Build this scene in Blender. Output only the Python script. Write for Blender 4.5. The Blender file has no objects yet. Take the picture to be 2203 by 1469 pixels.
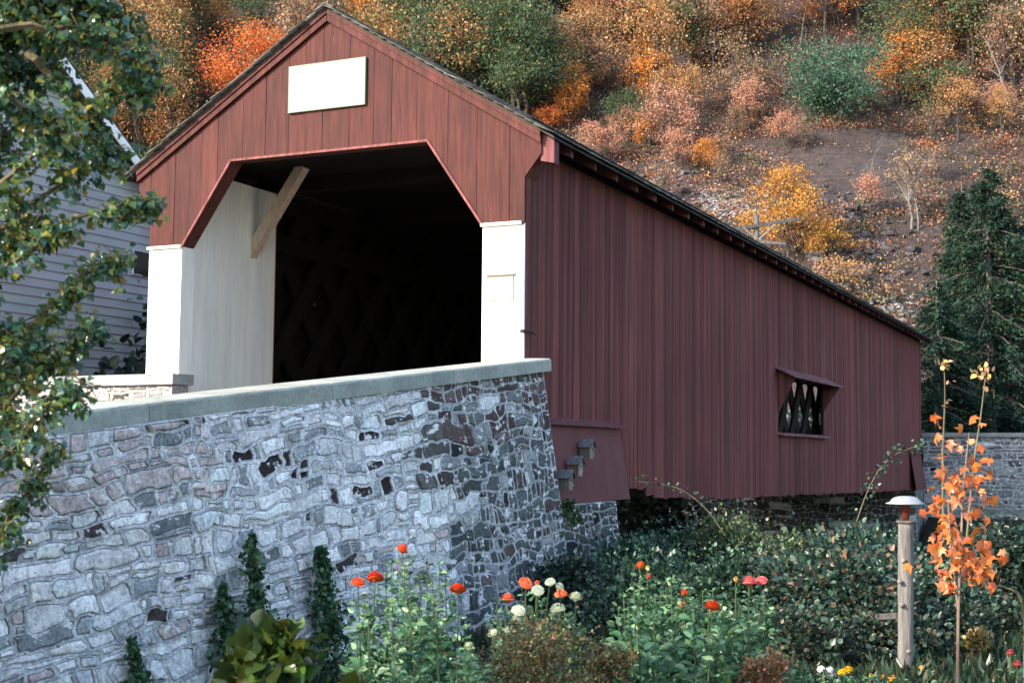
import bpy, math, random
import numpy as np
from mathutils import Vector, Matrix, noise
random.seed(7); RNG = np.random.default_rng(7)
S = bpy.context.scene; COL = S.collection
R = math.radians

# ------------------------------------------------------------------ camera, world, sun, exposure
CX, CY, CZ = 6.6209, -14.4847, 0.0
YAW, PITCH, ROLL, FPX = .4374, .0811, .0086, 2922.1
def ray(px, py):                      # viewing direction of a photo pixel (2203 x 1469)
    u = (px-1101.5)/FPX; v = -(py-734.5)/FPX
    cr, sr = math.cos(ROLL), math.sin(ROLL)
    rx = u*cr-v*sr; up = u*sr+v*cr
    cp, sp = math.cos(PITCH), math.sin(PITCH)
    fx = cp-sp*up; z = sp+cp*up
    c, s = math.cos(YAW), math.sin(YAW)
    return Vector((c*rx-s*fx, s*rx+c*fx, z))
def at(px, py, D): return Vector((CX, CY, CZ)) + ray(px, py)*D
cam = bpy.data.cameras.new('camera'); camo = bpy.data.objects.new('camera', cam); COL.objects.link(camo)
r0, rR, rU = ray(1101.5, 734.5), ray(1102.5, 734.5), ray(1101.5, 733.5)
bx = (rR-r0).normalized(); by = (rU-r0).normalized(); bz = bx.cross(by)
M = Matrix((bx, by, bz)).transposed().to_4x4(); M.translation = (CX, CY, CZ); camo.matrix_world = M
cam.sensor_width = 36; cam.lens = FPX/2203*36; cam.clip_end = 600; cam.clip_start = .1
cam.dof.use_dof = True; cam.dof.focus_distance = 18; cam.dof.aperture_fstop = 4.5
S.camera = camo
W = bpy.data.worlds.new('World'); S.world = W; W.use_nodes = True
nt = W.node_tree; bg = nt.nodes['Background']
sky = nt.nodes.new('ShaderNodeTexSky'); sky.sky_type = 'NISHITA'; sky.sun_disc = False
SUNV = Vector((-.50, -.74, .50)).normalized()
sky.sun_elevation = math.asin(SUNV.z); sky.sun_rotation = math.atan2(SUNV.x, SUNV.y)
sky.air_density = 1.2; sky.dust_density = 1.5
nt.links.new(sky.outputs[0], bg.inputs[0]); bg.inputs[1].default_value = .15
sl = bpy.data.lights.new('sun', 'SUN'); sl.energy = 3.0; sl.angle = R(.6); sl.color = (1, .87, .72)
so = bpy.data.objects.new('sun', sl); COL.objects.link(so); so.rotation_euler = SUNV.to_track_quat('Z', 'Y').to_euler()
S.view_settings.view_transform = 'Standard'; S.view_settings.look = 'None'
S.view_settings.exposure = 1.62; S.view_settings.gamma = 1
S.cycles.max_bounces = 6; S.cycles.transparent_max_bounces = 4

# ------------------------------------------------------------------ helpers
def tag(o, label=None, cat=None, group=None, kind=None):
    if label: o['label'] = label
    if cat: o['category'] = cat
    if group: o['group'] = group
    if kind: o['kind'] = kind
    return o
def empty(name, loc, label, cat, group=None):
    o = bpy.data.objects.new(name, None); COL.objects.link(o); o.location = loc
    o.empty_display_size = .2
    return tag(o, label, cat, group)
def link(name, me, mat, parent=None):
    o = bpy.data.objects.new(name, me); COL.objects.link(o)
    me.materials.clear(); me.materials.append(mat)
    if parent is not None:
        o.parent = parent
        w = Vector(parent.location)
        if parent.parent is not None: w = w + Vector(parent.parent.location)
        o.location = -w if parent.type == 'EMPTY' else Vector((0, 0, 0))
    return o
class MB:
    """collects shapes in world coordinates, with one colour per vertex"""
    def __init__(s): s.v = []; s.f = []; s.c = []
    def add(s, vs, fs, col=(1, 1, 1)):
        n = len(s.v); s.v += [tuple(v) for v in vs]; s.f += [tuple(i+n for i in f) for f in fs]
        if col and hasattr(col[0], '__len__'): s.c += [tuple(c) for c in col]
        else: s.c += [tuple(col)]*len(vs)
    def box(s, a, b, col=(1, 1, 1)):
        (x0, y0, z0), (x1, y1, z1) = a, b
        s.add([(x0,y0,z0),(x1,y0,z0),(x1,y1,z0),(x0,y1,z0),(x0,y0,z1),(x1,y0,z1),(x1,y1,z1),(x0,y1,z1)],
              [(0,3,2,1),(4,5,6,7),(0,1,5,4),(1,2,6,5),(2,3,7,6),(3,0,4,7)], col)
    def hexa(s, v8, col=(1, 1, 1)):
        s.add(v8, [(0,3,2,1),(4,5,6,7),(0,1,5,4),(1,2,6,5),(2,3,7,6),(3,0,4,7)], col)
    def beam(s, p, q, w, h, up=(0, 0, 1), col=(1, 1, 1)):
        p, q = Vector(p), Vector(q); d = (q-p).normalized(); a = d.cross(Vector(up)).normalized()*w/2; b = a.cross(d).normalized()*h/2
        s.hexa([p-a-b, p+a-b, p+a+b, p-a+b, q-a-b, q+a-b, q+a+b, q-a+b][0:8], col)
    def prism(s, poly, off, col=(1, 1, 1)):
        """poly: list of 3-D points, extruded by vector off"""
        n = len(poly); off = Vector(off); P = [Vector(p) for p in poly]
        s.add(P+[p+off for p in P], [tuple(range(n)), tuple(range(2*n-1, n-1, -1))]+[(i, i+n, (i+1) % n+n, (i+1) % n) for i in range(n)], col)
    def tube(s, pts, rad, n=6, col=(1, 1, 1), cap=True):
        pts = [Vector(p) for p in pts]; vs = []; fs = []
        if not hasattr(rad, '__len__'): rad = [rad]*len(pts)
        ref = Vector((.3, .2, 1)).normalized()
        for i, p in enumerate(pts):
            d = (pts[min(i+1, len(pts)-1)]-pts[max(i-1, 0)]).normalized()
            a = d.cross(ref)
            if a.length < .05: a = d.cross(Vector((1, 0, 0)))
            a.normalize(); b = d.cross(a)
            for k in range(n):
                t = 2*math.pi*k/n; vs.append(p+(a*math.cos(t)+b*math.sin(t))*rad[i])
        for i in range(len(pts)-1):
            for k in range(n): fs.append((i*n+k, i*n+(k+1) % n, (i+1)*n+(k+1) % n, (i+1)*n+k))
        if cap: fs.append(tuple(range(n-1, -1, -1))); fs.append(tuple((len(pts)-1)*n+k for k in range(n)))
        s.add(vs, fs, col)
    def lathe(s, c, prof, n=20, col=(1, 1, 1), squash=1):
        c = Vector(c); vs = []; fs = []
        for r, z in prof:
            for k in range(n):
                t = 2*math.pi*k/n; vs.append((c.x+r*math.cos(t), c.y+r*math.sin(t)*squash, c.z+z))
        for i in range(len(prof)-1):
            for k in range(n): fs.append((i*n+k, i*n+(k+1) % n, (i+1)*n+(k+1) % n, (i+1)*n+k))
        fs.append(tuple(range(n-1, -1, -1))); fs.append(tuple((len(prof)-1)*n+k for k in range(n)))
        s.add(vs, fs, col)
    def build(s, name, mat, parent=None, smooth=False):
        me = bpy.data.meshes.new(name); me.from_pydata(s.v, [], s.f)
        at_ = me.color_attributes.new('Col', 'FLOAT_COLOR', 'POINT')
        c = np.ones((len(s.v), 4), np.float32); c[:, :3] = np.array(s.c, np.float32).reshape(-1, 3); at_.data.foreach_set('color', c.ravel())
        if smooth: me.polygons.foreach_set('use_smooth', [True]*len(me.polygons))
        me.update(); return link(name, me, mat, parent)
def np_mesh(name, V, F, C, mat, parent=None, smooth=False):
    """V (n,3), F (m,k) faces of k corners, C (n,3)"""
    me = bpy.data.meshes.new(name); n = len(V); m, k = F.shape
    me.vertices.add(n); me.vertices.foreach_set('co', np.asarray(V, np.float32).ravel())
    me.loops.add(m*k); me.loops.foreach_set('vertex_index', F.astype(np.int32).ravel())
    me.polygons.add(m); me.polygons.foreach_set('loop_start', np.arange(0, m*k, k, dtype=np.int32))
    if smooth: me.polygons.foreach_set('use_smooth', np.ones(m, bool))
    me.update(calc_edges=True)
    a = me.color_attributes.new('Col', 'FLOAT_COLOR', 'POINT'); c = np.ones((n, 4), np.float32); c[:, :3] = C; a.data.foreach_set('color', c.ravel())
    return link(name, me, mat, parent)

# leaf templates: x across, y along, z up; quads only
QUAD = (np.array([[0,0,0],[.36,.45,.07],[0,1,-.05],[-.36,.45,.07]]), np.array([[0,1,2,3]]))
OVATE = (np.array([[0,0,0],[0,.5,-.04],[0,1,-.16],[.33,.2,.05],[.40,.5,.06],[.2,.82,-.03],[-.33,.2,.05],[-.40,.5,.06],[-.2,.82,-.03]]),
         np.array([[0,3,4,1],[1,4,5,2],[0,1,7,6],[1,2,8,7]]))
POPLAR = (np.array([[0,0,0],[0,.45,-.05],[0,1,-.14],[.40,.12,.06],[.47,.38,.08],[.22,.72,.0],[-.40,.12,.06],[-.47,.38,.08],[-.22,.72,.0]]),
          np.array([[0,3,4,1],[1,4,5,2],[0,1,7,6],[1,2,8,7]]))
NARROW = (OVATE[0]*np.array([.68, 1, 1.3]), OVATE[1])
LONG = (np.array([[0,0,0],[0,.5,.03],[0,1,-.22],[.14,.25,.06],[.17,.55,.05],[-.14,.25,.06],[-.17,.55,.05]]),
        np.array([[0,3,4,1],[1,4,2,2],[0,1,6,5],[1,2,6,6]]))
MAPLE = (np.array([[0,0,0],[0,.42,-.02],[.30,.05,-.05],[.22,.28,.03],[.52,.42,-.22],[.27,.52,.02],[.18,.66,.03],[0,1,-.28],[-.18,.66,.03],[-.27,.52,.02],[-.52,.42,-.22],[-.26,.25,.03],[-.30,.05,-.05]]),
         np.array([[0,2,3,1],[1,3,4,5],[1,5,6,7],[1,7,8,9],[1,9,10,11],[0,1,11,12]]))
BLADE = (np.array([[-.03,0,0],[.03,0,0],[.02,.6,.0],[-.02,.6,.0],[0,1,-.12]]), np.array([[0,1,2,3]]))
def unit(a): return a/np.maximum(np.linalg.norm(a, axis=1, keepdims=True), 1e-6)
def rnd_dirs(n, zb=0., zs=1.):
    d = RNG.normal(size=(n, 3)); d[:, 2] = d[:, 2]*zs+zb; return unit(d)
def leaves(name, P, U, S_, C, T, mat, parent=None, N=None):
    """P base points, U tip directions, S_ sizes, C colours"""
    n = len(P); tv, tf = T; k = len(tv)
    if N is None: N = rnd_dirs(n, .9)
    X = unit(np.cross(U, N)); Z = np.cross(X, U)
    S_ = np.broadcast_to(np.asarray(S_, float), (n,))
    V = P[:, None, :]+S_[:, None, None]*(tv[None, :, 0:1]*X[:, None, :]+tv[None, :, 1:2]*U[:, None, :]+tv[None, :, 2:3]*Z[:, None, :])
    F = tf[None]+np.arange(n)[:, None, None]*k
    F = F.reshape(-1, 4)
    bad = F[:, 2] == F[:, 3]
    if bad.any():    # degenerate quads become triangles: mixed mesh through from_pydata
        fs = [tuple(f[:3]) if b else tuple(f) for f, b in zip(F.tolist(), bad.tolist())]
        me = bpy.data.meshes.new(name); me.from_pydata(V.reshape(-1, 3).tolist(), [], fs)
        a = me.color_attributes.new('Col', 'FLOAT_COLOR', 'POINT'); c = np.ones((n*k, 4), np.float32); c[:, :3] = np.repeat(C, k, 0); a.data.foreach_set('color', c.ravel())
        return link(name, me, mat, parent)
    return np_mesh(name, V.reshape(-1, 3), F, np.repeat(C, k, 0), mat, parent)
def pal(n, cols, var=.25, w=None):
    cols = np.array(cols, float); i = RNG.choice(len(cols), n, p=None if w is None else np.array(w)/sum(w))
    return np.clip(cols[i]*(1+RNG.normal(size=(n, 1))*var)*(1+RNG.normal(size=(n, 3))*.08), .004, .95)

# ------------------------------------------------------------------ materials
def mat(name, base=(1, 1, 1), rough=.8, attr=True, noise_=None, bump=None, spots=None, trans=0, spec=.3, metal=0, streak=None):
    m = bpy.data.materials.new(name); m.use_nodes = True; n = m.node_tree.nodes; L = m.node_tree.links; p = n['Principled BSDF']
    p.inputs['Roughness'].default_value = rough; p.inputs['Specular IOR Level'].default_value = spec; p.inputs['Metallic'].default_value = metal
    rgb = n.new('ShaderNodeRGB'); rgb.outputs[0].default_value = (*base, 1); cur = rgb.outputs[0]
    tc = n.new('ShaderNodeTexCoord').outputs['Object']
    def mul(a, b, f=1):
        x = n.new('ShaderNodeMix'); x.data_type = 'RGBA'; x.blend_type = 'MULTIPLY'; x.inputs[0].default_value = f
        L.new(a, x.inputs[6]); L.new(b, x.inputs[7]); return x.outputs[2]
    def tex(scale, detail=4, rgh=.6, dist=0):
        mp = n.new('ShaderNodeMapping'); mp.inputs['Scale'].default_value = scale; L.new(tc, mp.inputs[0])
        t = n.new('ShaderNodeTexNoise'); t.inputs['Scale'].default_value = 1; t.inputs['Detail'].default_value = detail; t.inputs['Roughness'].default_value = rgh; t.inputs['Distortion'].default_value = dist
        L.new(mp.outputs[0], t.inputs[0]); return t.outputs[0]
    def ramp(v, stops):
        r = n.new('ShaderNodeValToRGB'); e = r.color_ramp.elements
        e[0].position, e[0].color = stops[0][0], (*stops[0][1], 1); e[1].position, e[1].color = stops[-1][0], (*stops[-1][1], 1)
        for q, c in stops[1:-1]: x = e.new(q); x.color = (*c, 1)
        L.new(v, r.inputs[0]); return r.outputs[0]
    if attr:
        a = n.new('ShaderNodeAttribute'); a.attribute_name = 'Col'; cur = mul(cur, a.outputs[0])
    for sc, lo, hi, *rest in (noise_ or []):
        det = rest[0] if rest else 4
        cur = mul(cur, ramp(tex(sc, det), [(.3, (lo,)*3), (.7, (hi,)*3)]))
    for sc, thr, w, c in (spots or []):
        v = ramp(tex(sc, 5, .65), [(thr, (0,)*3), (thr+w, (1,)*3)])
        x = n.new('ShaderNodeMix'); x.data_type = 'RGBA'; L.new(v, x.inputs[0]); L.new(cur, x.inputs[6]); x.inputs[7].default_value = (*c, 1); cur = x.outputs[2]
    L.new(cur, p.inputs['Base Color'])
    if bump:
        sc, st = bump; b = n.new('ShaderNodeBump'); b.inputs['Strength'].default_value = st; b.inputs['Distance'].default_value = .02
        L.new(tex(sc, 5), b.inputs['Height']); L.new(b.outputs[0], p.inputs['Normal'])
    if trans:
        t = n.new('ShaderNodeBsdfTranslucent'); mx = n.new('ShaderNodeMixShader'); mx.inputs[0].default_value = trans
        L.new(cur, t.inputs[0]); L.new(p.outputs[0], mx.inputs[1]); L.new(t.outputs[0], mx.inputs[2]); L.new(mx.outputs[0], n['Material Output'].inputs[0])
    return m
M_GABLE = mat('red_gable_paint', (1,)*3, .75, noise_=[((14, 14, 1.0), .5, 1.3), ((60, 60, 3), .7, 1.2), ((1.5, 1.5, .6), .8, 1.15)], bump=((40, 40, 2.5), .35),
              spots=[((8, 8, 1.5), .64, .12, (.13, .050, .046)), ((20, 20, 3), .70, .04, (.26, .16, .15)), ((5, 5, 7), .70, .04, (.035, .012, .012))])
M_SIDE = mat('red_side_paint', (1,)*3, .85, noise_=[((10, 11, .16), .42, 1.25), ((45, 48, .8), .62, 1.22), ((.4, .4, .5), .8, 1.12)], bump=((40, 40, 1.5), .5),
             spots=[((3.5, 3.2, .20), .60, .16, (.060, .034, .040)), ((9, 8, .5), .66, .06, (.045, .026, .03)), ((14, 13, 9), .74, .02, (.03, .02, .02))])
M_SKIRT = mat('skirt_paint', (1,)*3, .8, noise_=[((3, 3, 3), .85, 1.12), ((40, 40, 40), .85, 1.12)], bump=((30, 30, 30), .2))
M_TRIM = mat('red_trim_paint', (.30, .085, .075), .7, attr=False, noise_=[((3, 3, 3), .75, 1.2), ((30, 30, 30), .85, 1.1)], bump=((20, 20, 20), .2))
M_WHITE = mat('white_paint', (.88, .88, .88), .6, attr=True, noise_=[((9, 9, .7), .88, 1.05), ((50, 50, 4), .94, 1.04)], bump=((40, 40, 2), .25), spots=[((6, 6, 5), .72, .05, (.55, .53, .47))])
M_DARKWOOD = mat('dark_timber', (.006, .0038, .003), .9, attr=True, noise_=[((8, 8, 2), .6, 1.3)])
M_BRACE = mat('bare_brace_wood', (.55, .43, .34), .8, attr=True, noise_=[((20, 20, 4), .75, 1.15)])
M_SHINGLE = mat('weathered_shingle', (1,)*3, .95, noise_=[((12, 12, 12), .6, 1.3)], bump=((40, 40, 40), .4), spots=[((2, 2, 2), .62, .1, (.07, .085, .05))])
M_STONE = mat('rubble_stone', (1,)*3, .92, noise_=[((2, 2, 2), .85, 1.15), ((9, 9, 9), .76, 1.25), ((32, 32, 32), .6, 1.35), ((85, 85, 85), .75, 1.25)], bump=((45, 45, 45), .8), spec=.25, spots=[((7, 7, 12), .58, .03, (.80, .78, .80)), ((19, 19, 26), .66, .03, (.085, .09, .10))])
M_CONC = mat('coping_concrete', (1,)*3, .85, noise_=[((2.5, 2.5, 2.5), .7, 1.15), ((25, 25, 25), .8, 1.1)], bump=((40, 40, 40), .4), spots=[((5, 5, 12), .68, .06, (.12, .12, .13))])
M_SIDING = mat('grey_clapboard', (.42, .43, .43), .7, attr=True, noise_=[((1, 1, 4), .85, 1.1)])
M_LEAF = mat('leaf', (1,)*3, .38, trans=.25, spec=.5)
M_GLOSSLEAF = mat('glossy_leaf', (1,)*3, .24, trans=.3, spec=.7)
M_FARLEAF = mat('autumn_leaf', (1,)*3, .7, trans=.3, spec=.1)
M_BARK = mat('bark', (1,)*3, .9, noise_=[((12, 12, 3), .6, 1.3)], bump=((30, 30, 8), .6))
M_PETAL = mat('petal', (1,)*3, .6, trans=.15)
M_POST = mat('weathered_post_wood', (.205, .195, .19), .85, attr=True, noise_=[((22, 22, 2.2), .6, 1.2), ((90, 90, 9), .8, 1.15)], bump=((50, 50, 4), .8), spots=[((12, 12, 5), .7, .05, (.14, .11, .08))])
M_METAL = mat('pale_enamel', (.27, .29, .32), .4, attr=True, noise_=[((10, 10, 10), .8, 1.1)], spec=.5)
M_REDPOT = mat('red_glaze', (.12, .020, .013), .35, attr=True, noise_=[((14, 14, 14), .7, 1.2)], spec=.5)
M_GLASS = mat('dark_glass', (.02, .025, .03), .1, attr=False, spec=.6)
M_IRON = mat('black_iron', (.02, .018, .018), .6, attr=False)
M_PAPER = mat('notice_paper', (.80, .82, .80), .7, attr=True)
M_ROCK = mat('scree_rock', (1,)*3, .9, noise_=[((3, 3, 3), .7, 1.2)])
M_SIGN = mat('white_signboard', (.88, .88, .87), .5, attr=False, noise_=[((4, 4, 4), .97, 1.0)])
M_SIGNEDGE = mat('sign_edge', (.20, .26, .22), .7, attr=False)
M_ROAD = mat('asphalt', (.06, .06, .06), .9, attr=False, noise_=[((30, 30, 30), .7, 1.3)])
M_WATER = mat('canal_water', (.015, .022, .02), .08, attr=False, spec=.5, bump=((3, 3, 3), .1))
def ground_mat():
    m = mat('earth', (1,)*3, .95, noise_=[((.35, .35, .35), .75, 1.2), ((2.2, 2.2, 5), .6, 1.3, 8), ((12, 12, 12), .75, 1.25)], bump=((2.5, 2.5, 6), 1.0))
    return m
M_EARTH = ground_mat()

# ------------------------------------------------------------------ terrain
def nz(x, y, s, k=0): return noise.noise(Vector((x*s+k*13.1, y*s-k*7.7, k*3.3)))
def sm(a, b, t): t = max(0, min(1, (t-a)/(b-a))); return t*t*(3-2*t)
def hgt(x, y):
    if x < 0.02:
        base = .22+.11*min(0, y) if x > -7 else .22+.11*min(0, y)*.5
        base = max(base, -1.7)
    else: base = -1.75+.03*nz(x, y, .5)
    if 1.94 < y < 32.2:
        ch = (1 if x <= .02 else sm(2.2, 6, y))*(1-sm(29.5, 31.8, y)*(1 if x > .02 else 0))
        if x > .02: base = base+(.05-.03*y if y < 10 else -.25)*(1-ch)
        base = base*(1-ch)+(-3.4)*ch if x <= .02 else base*(1-ch*.9)+(-3.4)*ch*.9
    if y >= 32.2: base = .15
    d = y*.97-x*.25
    if d > 40: base = .15+sm(40, 44, d)*.82*max(0, d-42)+ (nz(x, y, .07, 1)*2.2+nz(x, y, .22, 2)*.7)*sm(42, 50, d)
    return base
xs = sorted(set([round(v, 3) for v in np.concatenate([np.arange(-120, -16, 4), np.arange(-16, 0, 1.), [-.03, .03], np.arange(1, 20, 1.), np.arange(20, 100, 2.5)])]))
ys = sorted(set([round(v, 3) for v in np.concatenate([np.arange(-60, -16, 4), np.arange(-16, 44, 1.), [1.93, 2.0, 32.1, 32.3], np.arange(44, 125, 1.)])]))
xs = sorted(set(xs) | set([round(v, 3) for v in np.arange(-60, 20, 1.)]))
V = [(x, y, hgt(x, y)) for y in ys for x in xs]; nx = len(xs)
F = np.array([(j*nx+i, j*nx+i+1, (j+1)*nx+i+1, (j+1)*nx+i) for j in range(len(ys)-1) for i in range(nx-1)])
VC = []
for (x, y, z) in V:
    d = y*.97-x*.25
    if d < 41: VC.append((.035, .04, .024))
    else:
        t = .5+.5*nz(x, y, .1, 5)+.25*nz(x, y, .5, 6)
        a = np.array((.056, .034, .036)); b = np.array((.048, .043, .050)); g = np.array((.048, .037, .026))
        c = a*(1-t)+b*t if t < .75 else b; u = .5+.5*nz(x, y, .16, 8)
        VC.append(tuple(c*(1-.5*u)+g*.5*u))
g = np_mesh('ground', np.array(V), F, np.array(VC), M_EARTH, smooth=True); tag(g, kind='structure')
rd = MB(); rd.add([(-5.3, -30, .25-.11*11.4+.01), (-.12, -30, .25-.11*11.4+.01), (-.12, -16, .25-.11*13+.02), (-5.3, -16, .25-.11*13+.02)], [(0, 1, 2, 3)])
rd = MB(); rd.add([(-5.5, -16, .235-.11*16), (-.12, -16, .235-.11*16), (-.12, .0, .235), (-5.5, .0, .235)], [(0, 1, 2, 3)])
rd.add([(-5.5, 31.2, .235), (-.12, 31.2, .235), (-.12, 38, .235), (-5.5, 38, .235)], [(0, 1, 2, 3)])
tag(rd.build('road', M_ROAD), kind='structure')
wt = MB(); wt.add([(-60, 2.1, -2.9), (60, 2.1, -2.9), (60, 30, -2.9), (-60, 30, -2.9)], [(0, 1, 2, 3)]); tag(wt.build('canal_water', M_WATER), kind='structure')
def hill_at(px, py):
    r = ray(px, py); t = 30
    while t < 180:
        p = Vector((CX, CY, CZ))+r*t
        if p.z < hgt(p.x, p.y): return p
        t += .3
    return p

# ------------------------------------------------------------------ stonework builder
def voronoi(u0, u1, v0, v1, du, dv, jit=.03, sizef=None):
    """irregular courses of long stones in a u (along) v (up) rectangle"""
    cells = []; v = v0; rects = []
    while v < v1-.01:
        h = min(dv*random.choice([.6, .8, .95, 1.1, 1.35]), v1-v)
        if v1-v-h < dv*.4: h = v1-v
        u = u0
        while u < u1-.01:
            k = sizef(u) if sizef else 1
            w = min(du*k*random.choice([.35, .5, .7, .9, 1.1, 1.5]), u1-u)
            if u1-u-w < .07: w = u1-u
            r = random.random()
            if r < .15 and h > dv*.9:
                q = h*random.uniform(.35, .65); rects += [(u, v, u+w, v+q), (u, v+q, u+w, v+h)]
            elif r < .32 and w > .2:
                q = w*random.uniform(.3, .7); rects += [(u, v, u+q, v+h), (u+q, v, u+w, v+h)]
            else: rects.append((u, v, u+w, v+h))
            u += w
        v += h
    def warp(x, y):
        e = 1 if u0+.01 < x < u1-.01 else 0; f = 1 if v0+.01 < y < v1-.01 else 0
        w = noise.noise_vector(Vector((x*1.1, y*1.5, 2.2)))*.13+noise.noise_vector(Vector((x*4, y*6, 1.7)))*jit*2.1+noise.noise_vector(Vector((x*11, y*14, 4.7)))*jit*.85
        return np.array((x+w.x*e*1.3, y+w.y*f))
    for a, b, c, d in rects:
        P = []
        def seg(p, q, ax):
            n = max(1, int(abs(q[ax]-p[ax])/.045)); return [(p[0]+(q[0]-p[0])*t/n, p[1]+(q[1]-p[1])*t/n) for t in range(n)]
        P += seg((a, b), (c, b), 0)+seg((c, b), (c, d), 1)+seg((c, d), (a, d), 0)+seg((a, d), (a, b), 1)
        cells.append(np.array([warp(*p) for p in P]))
    return cells
def chaikin(P):
    Q = np.roll(P, -1, 0); out = np.empty((2*len(P), 2)); out[0::2] = P*.75+Q*.25; out[1::2] = P*.25+Q*.75; return out
def stonework(mb, cells, frame, style):
    """frame(u, v, w) -> world point; style(u, v) -> dict(m mortar half width, stone colour, mortar colour, h relief)"""
    for c in cells:
        cen = c.mean(0); st = style(cen[0], cen[1]); e_ = (c.max(0)-c.min(0))
        if max(st['c']) < .06 and (e_[0] > 3.2*e_[1] or e_[1] < .075 or e_[0] > .5): st = dict(st, c=jc((.60, .60, .62), .15), h=.01)
        ext = (c.max(0)-c.min(0))/2; size = ext.min(); rr_ = random.uniform(3, 9)
        def shrink(P, m):
            k = np.maximum(.12, 1-m/np.maximum(ext, 1e-3)); q = (P-cen)/ext; L = (np.abs(q)**rr_).sum(1)**(1/rr_)
            f = np.minimum(1, 1/np.maximum(L, .6)) if m > 0 else 1
            return cen+(P-cen)*k*(f[:, None] if m > 0 else 1)
        m = min(st['m'], size*.35)
        P1 = shrink(c, m)
        r2 = shrink(c, m+.005); r3 = shrink(c, m+.011); r4 = shrink(c, m+.030)
        h = st['h']; tx, ty = random.gauss(0, .05), random.gauss(0, .05); n = len(c)
        rings = [(c, 0, st['mc']), (P1, .004, st['mc']), (r2, -st.get('g', .022), st['cc']), (r3, h*.5, st['c']), (r4, h, st['c'])]  # cc paints crevice shade into the colour of the recessed ring
        vs = []; cols = []
        for P, w, col in rings:
            for p in P:
                ww = w+(tx*(p[0]-cen[0])+ty*(p[1]-cen[1]) if w == h or w == h*.5 else 0)+.004*noise.noise(Vector((p[0]*14, p[1]*14, 5)))
                vs.append(frame(p[0], p[1], ww)); cols.append(col)
        vs.append(frame(cen[0], cen[1], h*1.1)); cols.append(st['c'])
        fs = []
        for k in range(4):
            for i in range(n): fs.append((k*n+i, k*n+(i+1) % n, (k+1)*n+(i+1) % n, (k+1)*n+i))
        for i in range(n): fs.append((4*n+i, 4*n+(i+1) % n, 5*n))
        mb.add(vs, fs, cols)
def jc(c, v=.15): k = 1+random.gauss(0, v); return tuple(max(.01, q*k*(1+random.gauss(0, .014))) for q in c)

# ---- the near retaining wall of the road ramp
def ctop(y): return 1.075+.11*y                    # front top edge of the coping
wall = empty('stone_wall', (.3, -6, -1.75), 'tall rubble stone retaining wall with sloping concrete coping beside the covered bridge', 'wall')
YE = .1
def face_x(z): return .205+.15*(1-z)
def wframe(u, v, w):                                # v = height fraction 0..1 in metres below the coping
    y = u; z = v+(0)
    # bend the top row so that it follows the ramp
    zt = ctop(y)-.125; z = -1.95+(v+1.95)*(zt+1.95)/(1.05+1.95)
    return (face_x(z)+w, y, z)
def wstyle(u, v):
    k = random.random(); n1 = noise.noise(Vector((u*.5, v*1.0, 9))); n2 = noise.noise(Vector((u*.9+4, v*1.6, 2)))
    crevice_shade = (.045, .047, .055) if random.random() < .72 else (.26, .27, .29)  # groove colour with the crevice shade painted in, darker on most stones
    if u > -2.5+.5*noise.noise(Vector((u*2, v*3, 3)))+random.uniform(-.35, .1):
        c = jc((.085, .10, .10), .3) if k < .66 else (jc((.12, .085, .08), .3) if k < .78 else jc((.30, .31, .32), .2))
        if v > .35 and k < .4: c = jc((.11, .075, .072), .25)
        return dict(m=random.uniform(.009, .022), c=c, mc=jc((.44, .45, .47), .15), cc=(.22, .23, .23), h=random.uniform(.004, .02), g=.008)
    if u > -3.6 and v > -.5+n2:
        c = jc((.84, .83, .83), .08) if k < .72 else jc((.09, .08, .08), .3)
        return dict(m=random.uniform(.012, .03), c=c, mc=jc((.52, .53, .55), .15), cc=crevice_shade, h=random.uniform(-.004, .024), g=.014)
    if u > -6.3 and v > -.35+.5*n2:
        dk = k < .26+.3*n1 and v < .62
        c = jc((.045, .032, .034), .3) if dk else (jc((.82, .81, .82), .12) if k < .8 else jc((.34, .36, .38), .15))
        return dict(m=random.uniform(.016, .045), c=c, mc=jc((.64, .64, .67), .12), cc=crevice_shade, h=-.012 if dk else random.uniform(-.004, .02), g=.016)
    c = jc((.80, .775, .78), .10)
    if k < .14: c = jc((.27, .29, .31), .2)
    elif k < .22: c = jc((.60, .49, .48), .1)
    elif k < .24: c = jc((.07, .055, .055), .2)
    elif k < .36: c = jc((.62, .62, .64), .1)
    if v > .30 and u < -6 and k > .3: c = jc((.60, .50, .50), .1)
    return dict(m=random.uniform(.006, .036), c=c, mc=jc((.47, .48, .50) if k < .6 else (.62, .62, .65), .14), cc=crevice_shade, h=random.uniform(-.002, .024), g=.018)
cells = voronoi(-11.5, YE, -1.95, 1.05, .34, .152, jit=.034, sizef=lambda u: .85 if u > -2.5 else 1)
mb = MB(); stonework(mb, cells, wframe, wstyle); mb.build('stonework', M_STONE, wall, smooth=False)
core = MB()   # body of the wall behind the stones, with its end face
core.hexa([(-.05, -11.5, -1.95), (face_x(-1.95)-.035, -11.5, -1.95), (face_x(-1.95)-.035, YE-.002, -1.95), (-.05, YE-.002, -1.95),
           (-.05, -11.5, ctop(-11.5)-.11), (face_x(-.3)-.045, -11.5, ctop(-11.5)-.11), (face_x(.95)-.035, YE-.002, ctop(0)-.11), (-.05, YE-.002, ctop(0)-.11)], (.2, .2, .21))
core.build('wall_core', M_STONE, wall)
ecells = voronoi(0, .62, -1.95, .96, .2, .14)
mb = MB(); stonework(mb, ecells, lambda u, v, w: (min(u-.02, face_x(v)), YE+w*.5, v), lambda u, v: dict(m=.012, c=jc((.08, .088, .085), .3), mc=(.33, .34, .35), cc=(.15, .15, .16), h=.01, g=.01)); mb.build('end_stonework', M_STONE, wall)
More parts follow.
